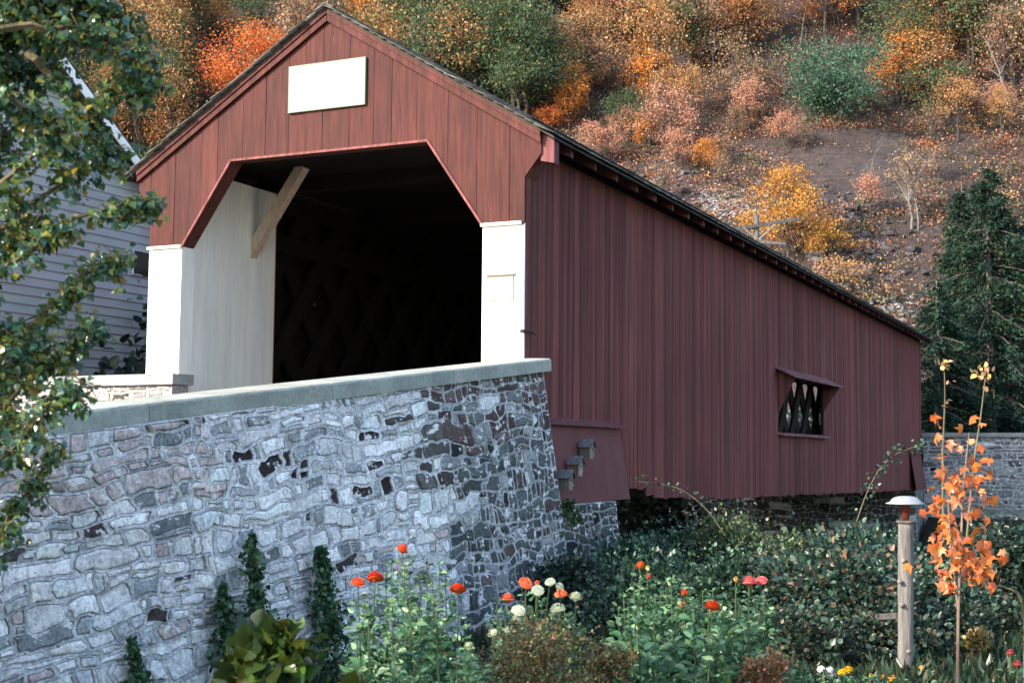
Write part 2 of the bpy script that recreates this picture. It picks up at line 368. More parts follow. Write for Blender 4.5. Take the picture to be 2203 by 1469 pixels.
# long slope of the wall carries on towards the road, off to the left
mb = MB(); mb.hexa([(0.0, -17, -1.95), (.6, -17, -1.95), (.6, -11.5, -1.95), (0.0, -11.5, -1.95), (0.0, -17, ctop(-17)-.1), (.35, -17, ctop(-17)-.1), (.35, -11.5, ctop(-11.5)-.1), (0.0, -11.5, ctop(-11.5)-.1)], (.3, .31, .33)); mb.build('wall_end', M_STONE, wall)
cps = [.12, -2.35, -4.6, -6.95, -9.3, -11.6, -14, -17]
for i in range(len(cps)-1):
    a, b = cps[i], cps[i+1]+.008; mb = MB(); n = 14; vs = []; fs = []; t = jc((.36, .37, .355), .07)
    for q in range(n+1):
        y = a+(b-a)*q/n; z = ctop(y); e = .004*noise.noise(Vector((y*6, 1, i))); ch = .012*max(0, noise.noise(Vector((y*5, 7, i))))
        pr = [(-.10, z-.10), (-.10, z+.018), (-.085, z+.026), (.27+e, z+.012), (.288+e, z+.006), (.303+e-ch, z-.010-ch), (.305+e, z-.135+.004*noise.noise(Vector((y*7, 2, i)))), (.2, z-.138), (.2, z-.10)]
        vs += [(x, y, zz) for x, zz in pr]
    k = len(pr)
    for q in range(n):
        for j in range(k): fs.append((q*k+j, q*k+(j+1) % k, (q+1)*k+(j+1) % k, (q+1)*k+j))
    fs += [tuple(range(k-1, -1, -1)), tuple(n*k+j for j in range(k))]
    mb.add(vs, fs, t); mb.build('coping_slab', M_CONC, wall)

# ---- parapet on the far side of the ramp, flaring away left of the portal
par = empty('parapet_wall', (-5.6, -.5, .2), 'low stone parapet with grey coping at the foot of the left white post', 'wall')
p0 = Vector((-4.92, -.28, 0)); pd = Vector((-.86, .06, 0)).normalized(); pn = Vector((pd.y, -pd.x, 0))*-1
if pn.y > 0: pn = -pn
pc = voronoi(0, 4.2, -1.0, .84, .3, .14); mb = MB()
stonework(mb, pc, lambda u, v, w: tuple(p0+pd*u+pn*(w)+Vector((0, 0, v))), lambda u, v: dict(m=.03, c=jc((.42, .37, .38), .15) if random.random() < .7 else jc((.07, .06, .06), .2), mc=jc((.36, .35, .36), .1), cc=(.1, .1, .1), h=.01))
mb.build('stonework', M_STONE, par)
mb = MB(); a = p0-pn*.02; 
mb.hexa([a+Vector((0,0,-1)), a+pd*4.2+Vector((0,0,-1)), a+pd*4.2-pn*.28+Vector((0,0,-1)), a-pn*.28+Vector((0,0,-1)), a+Vector((0,0,.84)), a+pd*4.2+Vector((0,0,.84)), a+pd*4.2-pn*.28+Vector((0,0,.84)), a-pn*.28+Vector((0,0,.84))], (.33, .32, .33)); mb.build('wall_core', M_STONE, par)
mb = MB(); a = p0+pn*.06-pd*.06
mb.hexa([a+Vector((0,0,.845)), a+pd*4.3+Vector((0,0,.845)), a+pd*4.3-pn*.4+Vector((0,0,.845)), a-pn*.4+Vector((0,0,.845)), a+Vector((0,0,.985)), a+pd*4.3+Vector((0,0,.985)), a+pd*4.3-pn*.4+Vector((0,0,.985)), a-pn*.4+Vector((0,0,.985))], (.34, .35, .37)); mb.build('coping_slab', M_CONC, par)

# ---- near abutment under the shed-like skirt
ab = empty('bridge_abutment', (-2.7, 1, -3.4), 'dark stone abutment under the near end of the bridge', 'abutment')
mb = MB(); c_ = voronoi(.1, 1.95, -3.4, -.61, .34, .15)
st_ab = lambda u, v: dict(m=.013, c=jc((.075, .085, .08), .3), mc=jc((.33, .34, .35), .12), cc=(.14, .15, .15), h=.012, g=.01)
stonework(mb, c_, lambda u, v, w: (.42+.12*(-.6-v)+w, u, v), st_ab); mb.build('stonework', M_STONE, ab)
mb = MB(); mb.box((-6.0, .12, -3.4), (.40, 1.93, -.612), (.2, .2, .2)); mb.build('abutment_core', M_STONE, ab)
# ---- far wing wall beyond the bridge
fw = empty('stone_wing_wall', (4, 32, -3.3), 'distant grey stone wing wall with flat coping at the far end of the bridge', 'wall')
mb = MB(); c_ = voronoi(-.1, 11, -3.4, .62, .42, .2)
stonework(mb, c_, lambda u, v, w: (u, 32-w, v), lambda u, v: dict(m=.03, c=jc((.19, .21, .22), .35), mc=jc((.40, .42, .44), .1), cc=(.12, .13, .13), h=.02)); mb.build('stonework', M_STONE, fw)
mb = MB(); mb.box((-.1, 32.03, -3.4), (11, 32.5, .62), (.25, .26, .27)); mb.build('wall_core', M_STONE, fw)
mb = MB(); mb.box((-.12, 31.9, .625), (11.05, 32.6, .76), (.30, .31, .33)); mb.build('coping_slab', M_CONC, fw)
fa = empty('bridge_abutment', (-2.7, 31.6, -3.4), 'shadowed stone abutment under the far end of the bridge', 'abutment')
mb = MB(); c_ = voronoi(-14, -.1, -3.4, -.4, .5, .25)
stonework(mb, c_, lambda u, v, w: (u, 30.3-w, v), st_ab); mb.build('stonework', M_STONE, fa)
mb = MB(); mb.box((-14, 30.33, -3.4), (-.12, 32, -.42), (.2, .2, .2)); mb.build('abutment_core', M_STONE, fa)

# ------------------------------------------------------------------ covered bridge
WD, LB = 5.6, 31.0
WY0, WY1, WZ0, WZ1 = 12.15, 16.4, .40, 1.56
br = empty('covered_bridge', (-2.8, 0, .2), 'long red covered bridge with white portal posts and weathered shingle roof', 'bridge')
RX = -2.8; SL = .617
def rake_b(x): return 5.50-SL*abs(x-RX)          # bottom of the rake board on the gable
OV = .215; Z1 = 2.72; PX_, QX, ZO = .553, 1.321, 3.82
def bot(x):                                      # lower outline of the gable boarding
    t = RX+abs(x-RX)                             # mirrored onto the right half
    if t > 0: return 3.26+(t/OV)*(3.53-3.26)
    if t >= -PX_: return Z1
    if t >= -QX: return Z1+(ZO-Z1)*(t+PX_)/(QX-PX_)*-1
    return ZO
brk = [0, -PX_, -QX, RX, -WD+QX, -WD+PX_, -WD]
def side_lo(x): return Z1 if x <= 1e-6 else 0
mb = MB(); x = -WD-OV; n = 0
while x < OV-1e-4:
    w = random.choice([.26, .3, .36, .4, .44]); x1 = min(x+w, OV)
    if OV-x1 < .08: x1 = OV
    for b in (-WD, 0):
        if x < b-1e-4 < x1 and abs(b-x) > 1e-3: x1 = b
    a0, a1 = x+.003, x1-.003; dy = random.uniform(0, .006); col = jc((.074, .0175, .0158), .10)
    e = 1e-4
    xsb = [a0]+[b for b in sorted(brk+[RX]) if a0 < b < a1]+[a1]
    lo = [(q, bot(q)) for q in xsb]; hi = [(q, rake_b(q)+.03) for q in reversed(xsb)]
    poly = [(q, -.0-dy, z) for q, z in lo+hi]
    mb.prism(poly, (0, .028, 0), col); x = x1; n += 1
gb = mb.build('gable_boarding', M_GABLE, br)
# bits of the soffit behind the opening: dark red reveal boards
mb = MB(); T = .22
def rev(p, q, off):
    mb.prism([(p[0], .03, p[1]), (q[0], .03, q[1]), (q[0]+off[0], .03, q[1]+off[1]), (p[0]+off[0], .03, p[1]+off[1])], (0, T, 0), (.11, .034, .03))
rev((-PX_, Z1), (-QX, ZO), (.03, .02)); rev((-WD+PX_, Z1), (-WD+QX, ZO), (-.03, .02)); rev((-QX, ZO), (-WD+QX, ZO), (0, .03))
mb.box((-PX_, .03, Z1+.002), (-.03, .25, Z1+.03), (.17, .05, .045)); mb.box((-WD+.03, .03, Z1+.002), (-WD+PX_, .25, Z1+.03), (.17, .05, .045))
mb.build('opening_reveal', M_GABLE, br)
mb = MB()                                        # thin bead along the edge of the opening
for p, q in (((-PX_, Z1), (-QX, ZO)), ((-QX, ZO), (-WD+QX, ZO)), ((-WD+QX, ZO), (-WD+PX_, Z1))):
    mb.beam((p[0], -.012, p[1]-.008), (q[0], -.012, q[1]-.008), .03, .022, up=(0, 1, 0), col=(.22, .075, .072))
mb.build('opening_bead', M_GABLE, br)
# outer side soffit of the flared corners
for s in (1, -1):
    X = 0 if s > 0 else -WD; mb = MB()
    mb.prism([(X, .03, 3.26), (X+s*OV, .03, 3.53), (X+s*OV, .03, 3.56), (X, .03, 3.29)], (0, .26, 0), (.17, .056, .05))
    mb.box((min(X+s*OV, X+s*(OV-.03)), .03, 3.56), (max(X+s*OV, X+s*(OV-.03)), .22, 3.70), (.16, .05, .045))
    mb.build('corner_soffit', M_GABLE, br)
# rake boards
for s in (1, -1):
    mb = MB(); xa, xb = RX+s*.004, RX+s*(2.8+OV+.004)
    za, zb = rake_b(RX), rake_b(xb)
    mb.prism([(xa, -.012, za), (xb, -.012, zb), (xb, -.012, zb+.15), (xa, -.012, za+.17)], (0, -.035, 0), (.084, .0215, .0195))
    mb.prism([(xa, -.047, za+.095), (xb, -.047, zb+.085), (xb, -.047, zb+.15), (xa, -.047, za+.17)], (0, -.018, 0), (.088, .023, .021))
    mb.build('rake_board', M_GABLE, br)
# posts
def post(x0, x1, label=None):
    mb = MB(); xs_ = [x0, x0+.38*(x1-x0), x1] if label else [x0, x0+.7*(x1-x0), x1]
    for a, b in zip(xs_[:-1], xs_[1:]): mb.box((a+.0015, -.002-random.uniform(0, .003), .2), (b-.0015, .03, Z1-.035))
    mb.box((x0+.004, .03, .2), (x0+.03, .25, Z1-.01)); mb.box((x1-.03, .03, .2), (x1-.004, .25, Z1-.01))
    mb.build('portal_post', M_WHITE, br)
    mb = MB(); mb.box((x0-.01, -.045, Z1-.03), (x1+.0-(.03 if x1 > -.1 else 0), -.006, Z1+.008)); mb.build('post_cap', M_WHITE, br)
post(-PX_, 0); post(-WD, -WD+PX_, 1)
# white lining inside the portal
for X, s in ((-WD+PX_, 1), (-PX_, -1)):
    mb = MB(); y = .25
    while y < 2.12:
        w = min(random.choice([.22, .25, .28]), 2.14-y)
        if w < .03: break
        mb.box((X-.025 if s > 0 else X, y+.002, .2), (X if s > 0 else X+.025, y+w-.002, 3.80), jc((.95,)*3, .02)); y += w
    mb.box((X-.12 if s > 0 else X+.002, 2.14, .2), (X-.002 if s > 0 else X+.12, 2.16, 3.8), (.5, .22, .16)); mb.build('portal_lining', M_WHITE, br)
# knee brace
bb = Vector((-5.05, 1.6, 2.93)); bt = Vector((-4.22, 1.6, 4.05))
mb = MB(); dd = (bt-bb).normalized(); pp = Vector((-dd.z, 0, dd.x))
mb.prism([bb-pp*.0+Vector((0, -.07, -.17)), bb+Vector((0, -.07, .09)), bt+pp*.07+Vector((0, -.07, 0)), bt-pp*.07+Vector((0, -.07, 0))], (0, .15, 0), (1, 1, 1)); mb.build('knee_brace', M_BRACE, br)
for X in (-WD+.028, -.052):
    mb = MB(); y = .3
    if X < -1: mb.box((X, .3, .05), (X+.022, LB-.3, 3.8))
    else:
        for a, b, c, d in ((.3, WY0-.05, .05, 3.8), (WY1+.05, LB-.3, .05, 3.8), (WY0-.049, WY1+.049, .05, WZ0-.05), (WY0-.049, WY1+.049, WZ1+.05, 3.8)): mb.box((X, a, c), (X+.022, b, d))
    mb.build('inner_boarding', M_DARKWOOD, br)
# sloping ceiling, tie beams, trusses, deck (dark interior)
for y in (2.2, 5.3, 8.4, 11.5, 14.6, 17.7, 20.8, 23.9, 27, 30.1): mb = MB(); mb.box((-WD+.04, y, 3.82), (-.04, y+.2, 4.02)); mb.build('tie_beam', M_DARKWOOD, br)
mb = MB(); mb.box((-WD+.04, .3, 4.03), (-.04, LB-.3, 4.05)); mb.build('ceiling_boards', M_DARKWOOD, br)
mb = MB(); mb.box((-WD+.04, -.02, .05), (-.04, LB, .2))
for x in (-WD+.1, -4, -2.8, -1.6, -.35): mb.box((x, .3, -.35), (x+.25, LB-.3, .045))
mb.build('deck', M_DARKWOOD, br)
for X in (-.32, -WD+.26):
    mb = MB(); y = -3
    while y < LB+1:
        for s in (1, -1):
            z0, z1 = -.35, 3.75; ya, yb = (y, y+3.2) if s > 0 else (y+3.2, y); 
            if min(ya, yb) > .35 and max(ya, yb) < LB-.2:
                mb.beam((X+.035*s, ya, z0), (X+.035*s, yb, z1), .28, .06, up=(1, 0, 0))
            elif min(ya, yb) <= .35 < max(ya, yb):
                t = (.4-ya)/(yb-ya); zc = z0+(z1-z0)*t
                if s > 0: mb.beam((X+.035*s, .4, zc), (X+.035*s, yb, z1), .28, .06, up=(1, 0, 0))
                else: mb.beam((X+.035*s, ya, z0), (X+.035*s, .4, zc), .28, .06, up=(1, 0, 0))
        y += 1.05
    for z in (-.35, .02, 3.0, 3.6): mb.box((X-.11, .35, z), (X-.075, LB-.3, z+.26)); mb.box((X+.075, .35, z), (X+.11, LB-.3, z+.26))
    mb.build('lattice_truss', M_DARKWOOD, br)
# side boarding
def zbot(y):
    pts = [(0, -.6), (3.3, -.6), (3.31, -.50), (4.3, -.50), (4.31, -.62), (6.8, -.74), (9.6, -.78), (17.7, -.90), (31, -1.08)]
    for (a, za), (b, zb_) in zip(pts[:-1], pts[1:]):
        if a <= y <= b: return za+(zb_-za)*(y-a)/(b-a)
    return -1.08
def side(X, s, window):
    mb = MB(); y = .03
    while y < LB-.01:
        w = random.choice([.16, .18, .2, .22, .24]); y1 = min(y+w, LB)
        if y < WY0 < y1: y1 = WY0
        if y < WY1 < y1: y1 = WY1
        if y < 3.31 < y1: y1 = 3.31
        if y < 4.31 < y1: y1 = 4.31
        dx = random.uniform(0, .007); col = jc((.200, .062, .059), .15); zt = 3.655
        ym = (y+y1)/2; zb_ = zbot(ym)+random.choice([-.008, 0, .004, .008, -.02, .025])
        lean = .45*max(0, (ym-29.3)/1.7)                      # far end leans outwards at the top
        segs = [(zb_, zt)]
        if window and WY0-.01 < ym < WY1+.01: segs = [(zb_, WZ0), (WZ1, zt)]
        for za, zc in segs:
            a0, a1 = y+.002, y1-.002
            la = lambda yy, zz: yy+.45*max(0, (yy-29.3)/1.7)*((zz+.2)/3.8-.55)
            xa, xb = (X-.022, X+dx) if s > 0 else (X-dx, X+.022)
            mb.hexa([(xa, la(a0, za), za), (xb, la(a0, za), za), (xb, la(a1, za), za), (xa, la(a1, za), za), (xa, la(a0, zc), zc), (xb, la(a0, zc), zc), (xb, la(a1, zc), zc), (xa, la(a1, zc), zc)], col)
        y = y1
    mb.build('side_boarding', M_SIDE, br)
side(0, 1, True); side(-WD, -1, True)
# far gable end with its own opening
mb = MB(); x = -WD
while x < -1e-3:
    x1 = min(x+.25, 0)
    lo = Z1 if (x > -PX_-.25 or x1 < -WD+PX_+.25) else ZO
    if x > -PX_-.05 or x1 < -WD+PX_+.05: lo = .2
    zt = min(rake_b(x), rake_b(x1))
    mb.box((x+.002, LB+.02, lo), (x1-.002, LB+.045, zt), jc((.2, .07, .07), .1)); x = x1
mb.build('far_gable', M_SIDE, br)
# window hood, cheeks, sill, frame
win = bpy.data.objects.new('window', None); COL.objects.link(win); win.parent = br; win.location = Vector((0, 14.3, 1))-Vector(br.location)
mb = MB()
for a, b in ((WY0-.22, WY0+1.35), (WY0+1.36, WY1+.1)):
    mb.prism([(.0, a, 1.70), (.0, a, 1.735), (.40, a, 1.545), (.40, a, 1.51)], (0, b-a, 0), jc((.26, .12, .13), .05))
mb.build('hood', M_SIDE, win)
for y in (WY0-.03, WY1-.0):
    mb = MB(); mb.prism([(.008, y, 1.69), (.36, y, 1.525), (.008, y, .80 if y < 14 else 1.0)], (0, .025, 0), (.15, .055, .055)); mb.build('hood_cheek', M_SIDE, win)
mb = MB(); mb.prism([(-.06, WY0-.06, .40), (-.06, WY0-.06, .445), (.13, WY0-.06, .415), (.13, WY0-.06, .37)], (0, WY1-WY0+.14, 0), (.27, .13, .135)); mb.build('sill', M_SIDE, win)
mb = MB(); mb.box((-.07, WY0-.02, WZ0), (-.024, WY0+.06, WZ1)); mb.box((-.07, WY1-.06, WZ0), (-.024, WY1+.02, WZ1)); mb.box((-.07, WY0+.061, WZ1-.05), (-.024, WY1-.061, WZ1+.03)); mb.build('frame', M_DARKWOOD, win)
# flared skirt shed over the bearing, with its ledge
def skirt(y0, y1, zt, zb, xt, xb, name='flared_skirt'):
    sk = MB(); y = y0
    while y < y1-1e-3:
        yy = min(y+random.choice([.22, .25, .3]), y1)
        f = lambda q: (q-y0)/(y1-y0)
        a0, a1 = y+.0004, yy-.0004; sh = 0
        sk.hexa([(xb-.02, a0-sh*0, zb), (xb, a0, zb), (xb, a1, zb), (xb-.02, a1+sh*f(yy), zb), (xt-.02, a0, zt), (xt, a0, zt), (xt, a1, zt), (xt-.02, a1, zt)], jc((.150, .053, .055), .03)); y = yy
    sk.prism([(.012, y1-.02, zt), (xt-.021, y1-.02, zt), (xb-.021, y1-.02, zb), (.012, y1-.02, zb)], (0, .018, 0), (.17, .065, .07))
    sk.build(name, M_SKIRT, br)
    lg = MB(); lg.prism([(.01, y0-.12, zt+.07), (.01, y0-.12, zt+.10), (xt+.07, y0-.12, zt+.035), (xt+.07, y0-.12, zt+.003)], (0, y1-y0+.2, 0), (.20, .075, .08)); lg.build('skirt_ledge', M_SIDE, br)
skirt(.14, 2.86, .33, -.61, .13, .29); skirt(28.4, 30.4, .05, -1.05, .06, .22)
# roof with shingles and rafter tails
EX = .40; zr0 = 5.50+.19; y0r, y1r = -.10, LB+.55
def zroof(x): return zr0-SL*abs(x-RX)
roof = MB()
for s in (1, -1):
    xe = RX+s*(2.8+EX)
    roof.prism([(RX, y0r+.03, zr0-.045), (xe, y0r+.03, zroof(xe)-.045), (xe, y0r+.03, zroof(xe)-.015), (RX, y0r+.03, zr0-.015)], (0, y1r-y0r-.05, 0), (.05, .045, .04))
rf = roof.build('roof', M_SHINGLE, br)
for s in (1, -1):
    n_r = 24; Vs = []; Cs = []
    for i in range(n_r):
        t0 = i/n_r; L = 2.8+EX+.03; x_lo = (i+1)*L/n_r; x_hi = max(0, x_lo-.26)
        y = y0r-random.uniform(0, .02)
        while y < y1r:
            w = random.uniform(.09, .2); k = random.uniform(-.012, .012); th = random.uniform(.012, .022); lift = random.uniform(0, .010); ys_ = y-(random.uniform(0, .03) if y <= y0r else 0)
            a = RX+s*(x_lo+k); b = RX+s*x_hi
            zl = zr0-SL*(x_lo+k)+.012+lift; zh = zr0-SL*x_hi-.012
            Vs += [(a, ys_, zl-.0), (a, y+w-.004, zl), (b, y+w-.004, zh), (b, ys_, zh), (a, ys_, zl+th), (a, y+w-.004, zl+th), (b, y+w-.004, zh+.012), (b, ys_, zh+.012)]
            c = jc((.105, .10, .095), .28); Cs += [c]*8; y += w
    n = len(Vs)//8; F6 = np.array([(0,3,2,1),(4,5,6,7),(0,1,5,4),(1,2,6,5),(2,3,7,6),(3,0,4,7)])
    np_mesh('shingles', np.array(Vs), (F6[None]+np.arange(n)[:, None, None]*8).reshape(-1, 4), np.array(Cs), M_SHINGLE, rf)
mb = MB(); mb.prism([(RX-.13, y0r-.01, zr0-.06), (RX, y0r-.01, zr0+.02), (RX+.13, y0r-.01, zr0-.06), (RX+.13, y0r-.01, zr0-.03), (RX, y0r-.01, zr0+.045), (RX-.13, y0r-.01, zr0-.03)], (0, y1r-y0r, 0), (.1, .1, .095)); mb.build('ridge_cap', M_SHINGLE, rf)
for s in (1, -1):
    X = 0 if s > 0 else -WD; y = .62
    while y < LB+.2:
        mb = MB(); zt = zroof(X)-.05
        mb.prism([(X+s*.0, y, zt), (X+s*(EX-.07), y, zt-SL*(EX-.07)), (X+s*(EX-.07), y, zt-SL*(EX-.07)-.12), (X, y, zt-SL*.0-.17)], (0, .085, 0), jc((.16, .062, .066), .1)); mb.build('rafter_tail', M_SIDE, rf); y += .78
for s in (1,):
    mb = MB(); mb.prism([(OV-.02, .02, 3.44), (EX-.03, .02, 3.40), (EX-.03, .02, zroof(EX-.03)-.05), (OV-.02, .02, zroof(OV)-.05)], (0, .14, 0), (.20, .075, .085)); mb.build('end_block', M_SIDE, rf)
    mb = MB(); mb.box((RX-.03, -.07, 5.56), (RX+.02, -.066, 5.60)); 
# sign on the gable
sg = empty('gable_sign', (-2.79, -.05, 4.65), 'blank white rectangular board with thin dark edge on the red gable', 'sign')
mb = MB(); mb.box((-3.345, -.038, 4.375), (-2.235, -.010, 4.94)); o = mb.build('sign_face', M_SIGN, sg)
mb = MB()
for a, b in (((-3.37, 4.35), (-2.21, 4.374)), ((-3.37, 4.941), (-2.21, 4.965)), ((-3.37, 4.375), (-3.346, 4.94)), ((-2.234, 4.375), (-2.21, 4.94))): mb.box((a[0], -.041, a[1]), (b[0], -.010, b[1]))
mb.build('sign_frame', M_SIGNEDGE, sg)
nb_ = empty('notice_board', (-.31, -.03, 1.95), 'small framed white notice fixed to the right white post', 'notice')
mb = MB(); mb.box((-.465, -.016, 1.815), (-.155, -.006, 2.055)); mb.box((-.34, -.0175, 1.87), (-.30, -.0165, 1.885), (.55, .8, .78)); mb.box((-.27, -.0175, 1.87), (-.25, -.0165, 1.885), (.55, .8, .78)); mb.build('paper', M_PAPER, nb_)
mb = MB()
for a, b in (((-.485, 1.795), (-.135, 1.8145)), ((-.485, 2.056), (-.135, 2.085)), ((-.485, 1.815), (-.466, 2.055)), ((-.154, 1.815), (-.135, 2.055))): mb.box((a[0], -.022, a[1]), (b[0], -.006, b[1]), (.62, .50, .45))
mb.box((-.50, -.05, 2.092), (-.11, -.006, 2.115), (.55, .5, .45)); mb.build('frame', M_PAPER, nb_)
hk = MB(); hk.tube([(.01, -.06, 1.42), (.03, .02, 1.425), (.05, .12, 1.42), (.05, .22, 1.39)], [.018, .016, .014, .006], 6); hk.box((-.04, -.02, 1.40), (.03, -.005, 1.44)); tag(hk.build('iron_hook', M_IRON), 'small black iron hook at the corner beside the right white post', 'hook')

# birdhouses on the skirt
def birdhouse(py_, pz, lab, wood, front):
    fx = .13+(.33-pz)/.94*.20+.004; y, z = py_, pz
    e = empty('birdhouse', (fx, y, z), lab, 'birdhouse', 'birdhouses on the red skirt boards')
    d = .13; w = .105; h = .155; a = fx; mb = MB()
    mb.prism([(a, y-w/2, z), (a, y+w/2, z), (a, y+w/2, z+h), (a, y, z+h+.07), (a, y-w/2, z+h)], (d, 0, 0), wood); mb.build('box', M_POST, e)
    mb = MB(); mb.prism([(a+d+.001, y-w/2, z), (a+d+.001, y+w/2, z), (a+d+.001, y+w/2, z+h), (a+d+.001, y, z+h+.068), (a+d+.001, y-w/2, z+h)], (.012, 0, 0), front); f = mb.build('front', M_POST, e)
    mb = MB(); mb.tube([(a+d+.011, y, z+h*.75), (a+d+.016, y, z+h*.75)], .018, 12); mb.build('hole', M_IRON, e)
    mb = MB(); mb.tube([(a+d+.01, y, z+h*.4), (a+d+.05, y, z+h*.38)], .005, 6); mb.build('perch', M_BRACE, e)
    for s in (1, -1):
        mb = MB(); mb.prism([(a-.0, y, z+h+.075), (a, y+s*(w/2+.035), z+h-.02), (a, y+s*(w/2+.035), z+h-.006), (a, y, z+h+.089)], (d+.045, 0, 0), (.75, .8, .9)); mb.build('roof_board', M_POST, e)
birdhouse(1.28, -.07, 'highest of the three birdhouses, grey box with pale front', (.75, .65, .6), (1.5, 1.35, 1.15))
birdhouse(.80, -.28, 'middle birdhouse with orange brown side and whitish front', (1.0, .55, .38), (1.9, 1.9, 1.9))
birdhouse(.42, -.44, 'lowest birdhouse, grey, at the edge of the stone wall', (.7, .68, .66), (1.3, 1.15, 1.0))

# ------------------------------------------------------------------ clapboard house
hs = empty('clapboard_house', (-14, 1.6, .2), 'grey clapboard house behind the tree left of the bridge', 'house')
HX, HY0, HY1, HP, HZP = -10, -3.0, 6.2, 1.6, 7.1
zr = lambda y: HZP-.70*abs(y-HP)
mb = MB(); z = -.6
while z < HZP-.25:
    z1 = z+.155
    ya, yb = HY0, HY1
    if zr(HY1) < z1: k = (HZP-z1)/.70; ya, yb = HP-k, HP+k
    if yb-ya > .2: mb.hexa([(HX, ya, z), (HX+.028, ya, z), (HX+.028, yb, z), (HX, yb, z), (HX, ya, z1+.01), (HX+.006, ya, z1+.01), (HX+.006, yb, z1+.01), (HX, yb, z1+.01)], jc((1, 1, 1), .03))
    z = z1
mb.build('clapboard_wall', M_SIDING, hs)
mb = MB(); mb.prism([(HX-.01, HY0, -.6), (HX-.01, HY1, -.6), (HX-.01, HY1, zr(HY1)), (HX-.01, HP, HZP), (HX-.01, HY0, zr(HY0))], (-8, 0, 0), (.9, .9, .9)); mb.build('wall', M_SIDING, hs)
mb = MB()
for s in (1, -1):
    ye = HP+s*5.1; mb.prism([(HX+.35, HP, HZP+.02), (HX+.35, ye, zr(ye)+.02), (HX+.35, ye, zr(ye)+.14), (HX+.35, HP, HZP+.14)], (-8.6, 0, 0), (.06, .06, .06))
mb.build('roof', M_SHINGLE, hs)
mb = MB()
for s in (1, -1):
    ye = HP+s*5.05; mb.prism([(HX+.352, HP, HZP-.14), (HX+.352, ye, zr(ye)-.14), (HX+.352, ye, zr(ye)+.06), (HX+.352, HP, HZP+.06)], (.025, 0, 0), (1.1, 1.1, 1.1))
mb.build('rake_trim', M_WHITE, hs)
def hwin(y0, y1, z0, z1, t=.05):
    mb = MB()
    for a, b in (((y0, z0), (y1, z0+t)), ((y0, z1-t), (y1, z1)), ((y0, z0+t), (y0+t, z1-t)), ((y1-t, z0+t), (y1, z1-t))): mb.box((HX+.03, a[0], a[1]), (HX+.06, b[0], b[1]))
    f = mb.build('window_frame', M_WHITE, hs); mb = MB(); mb.box((HX+.031, y0+t, z0+t), (HX+.04, y1-t, z1-t)); mb.build('pane', M_GLASS, f)
hwin(1.5, 2.0, 5.25, 5.75); hwin(4.72, 5.2, 3.15, 3.6, .012)

# ------------------------------------------------------------------ hillside trees
PALS = {
 'red_orange': [(.62, .16, .05), (.70, .24, .07), (.50, .10, .04), (.55, .28, .10)],
 'orange': [(.62, .28, .07), (.66, .22, .05), (.48, .26, .10)],
 'peach': [(.50, .28, .13), (.42, .24, .12), (.52, .34, .18), (.30, .20, .09)],
 'yellow': [(.50, .26, .055), (.46, .22, .05), (.36, .20, .07), (.52, .32, .10)],
 'rust': [(.36, .16, .07), (.28, .13, .06), (.44, .20, .07)],
 'green': [(.07, .12, .07), (.05, .10, .065), (.11, .15, .07)],
 'blue_green': [(.07, .15, .105), (.055, .12, .085), (.10, .18, .12)],
 'olive': [(.16, .16, .06), (.12, .13, .06), (.20, .17, .07)],
 'tan': [(.30, .20, .13), (.24, .16, .12), (.36, .24, .15), (.2, .17, .12)],
 'pink': [(.50, .24, .17), (.42, .22, .17), (.52, .30, .20)]}
LABC = {'red_orange': 'bright red-orange', 'orange': 'orange', 'peach': 'pale peach-orange', 'yellow': 'golden yellow', 'rust': 'rusty brown', 'green': 'dark green', 'blue_green': 'blue-green', 'olive': 'olive green', 'tan': 'thinly leaved tan', 'pink': 'pinkish orange'}
def tree_local(kind, H, RW, RH, n=2600, leaf=.17, seed=0, trunk=(.07, .06, .055), sparse=1., lean=0):
    """tree at the origin: returns trunk mesh builder data and crown arrays; crown centre at height H-RH"""
    rs = random.Random(seed); tb = MB(); zc = H-RH
    path = [Vector((0, 0, -.3))]
    for i in range(1, 6): path.append(Vector((lean*i/5*H*.3+rs.gauss(0, .05*RW), rs.gauss(0, .05*RW), H*.8*i/5)))
    tb.tube(path, [.035*H*.5*(1-.16*i) for i in range(6)], 6, trunk)
    ncl = max(10, int(34*sparse)); P = []; 
    a1, a2, k1 = rs.uniform(0, 6.28), rs.uniform(0, 6.28), rs.uniform(.15, .4)
    for c in range(ncl):
        th = rs.uniform(0, 6.283); ph = math.asin(rs.uniform(-.8, 1)); rr = rs.uniform(.35, 1)**.6
        cc = Vector((math.cos(th)*math.cos(ph)*RW*rr*.82, math.sin(th)*math.cos(ph)*RW*rr*.82, zc+math.sin(ph)*RH*rr*.85))
        cc.x += lean*H*.25; fz = 1+k1*math.sin(3*th+a1)+.25*math.sin(2*ph*2+a2); cc.x *= fz; cc.y *= fz; cc.z += RH*.22*math.sin(2*th+a2)
        st = path[rs.randint(2, 4)]
        tb.tube([st, st.lerp(cc, .5)+Vector((0, 0, .1)), cc], [.012*H*.5, .008*H*.5, .003*H*.5], 4, trunk, cap=False)
        k = int(n/ncl*rs.uniform(.6, 1.4)); rc = rs.uniform(.16, .38)
        q = RNG.normal(size=(k, 3))*np.array([RW*rc, RW*rc, RH*rc*.62])*.75+np.array(cc); P.append(q)
    P = np.concatenate(P); return tb, P
PROTO = {}
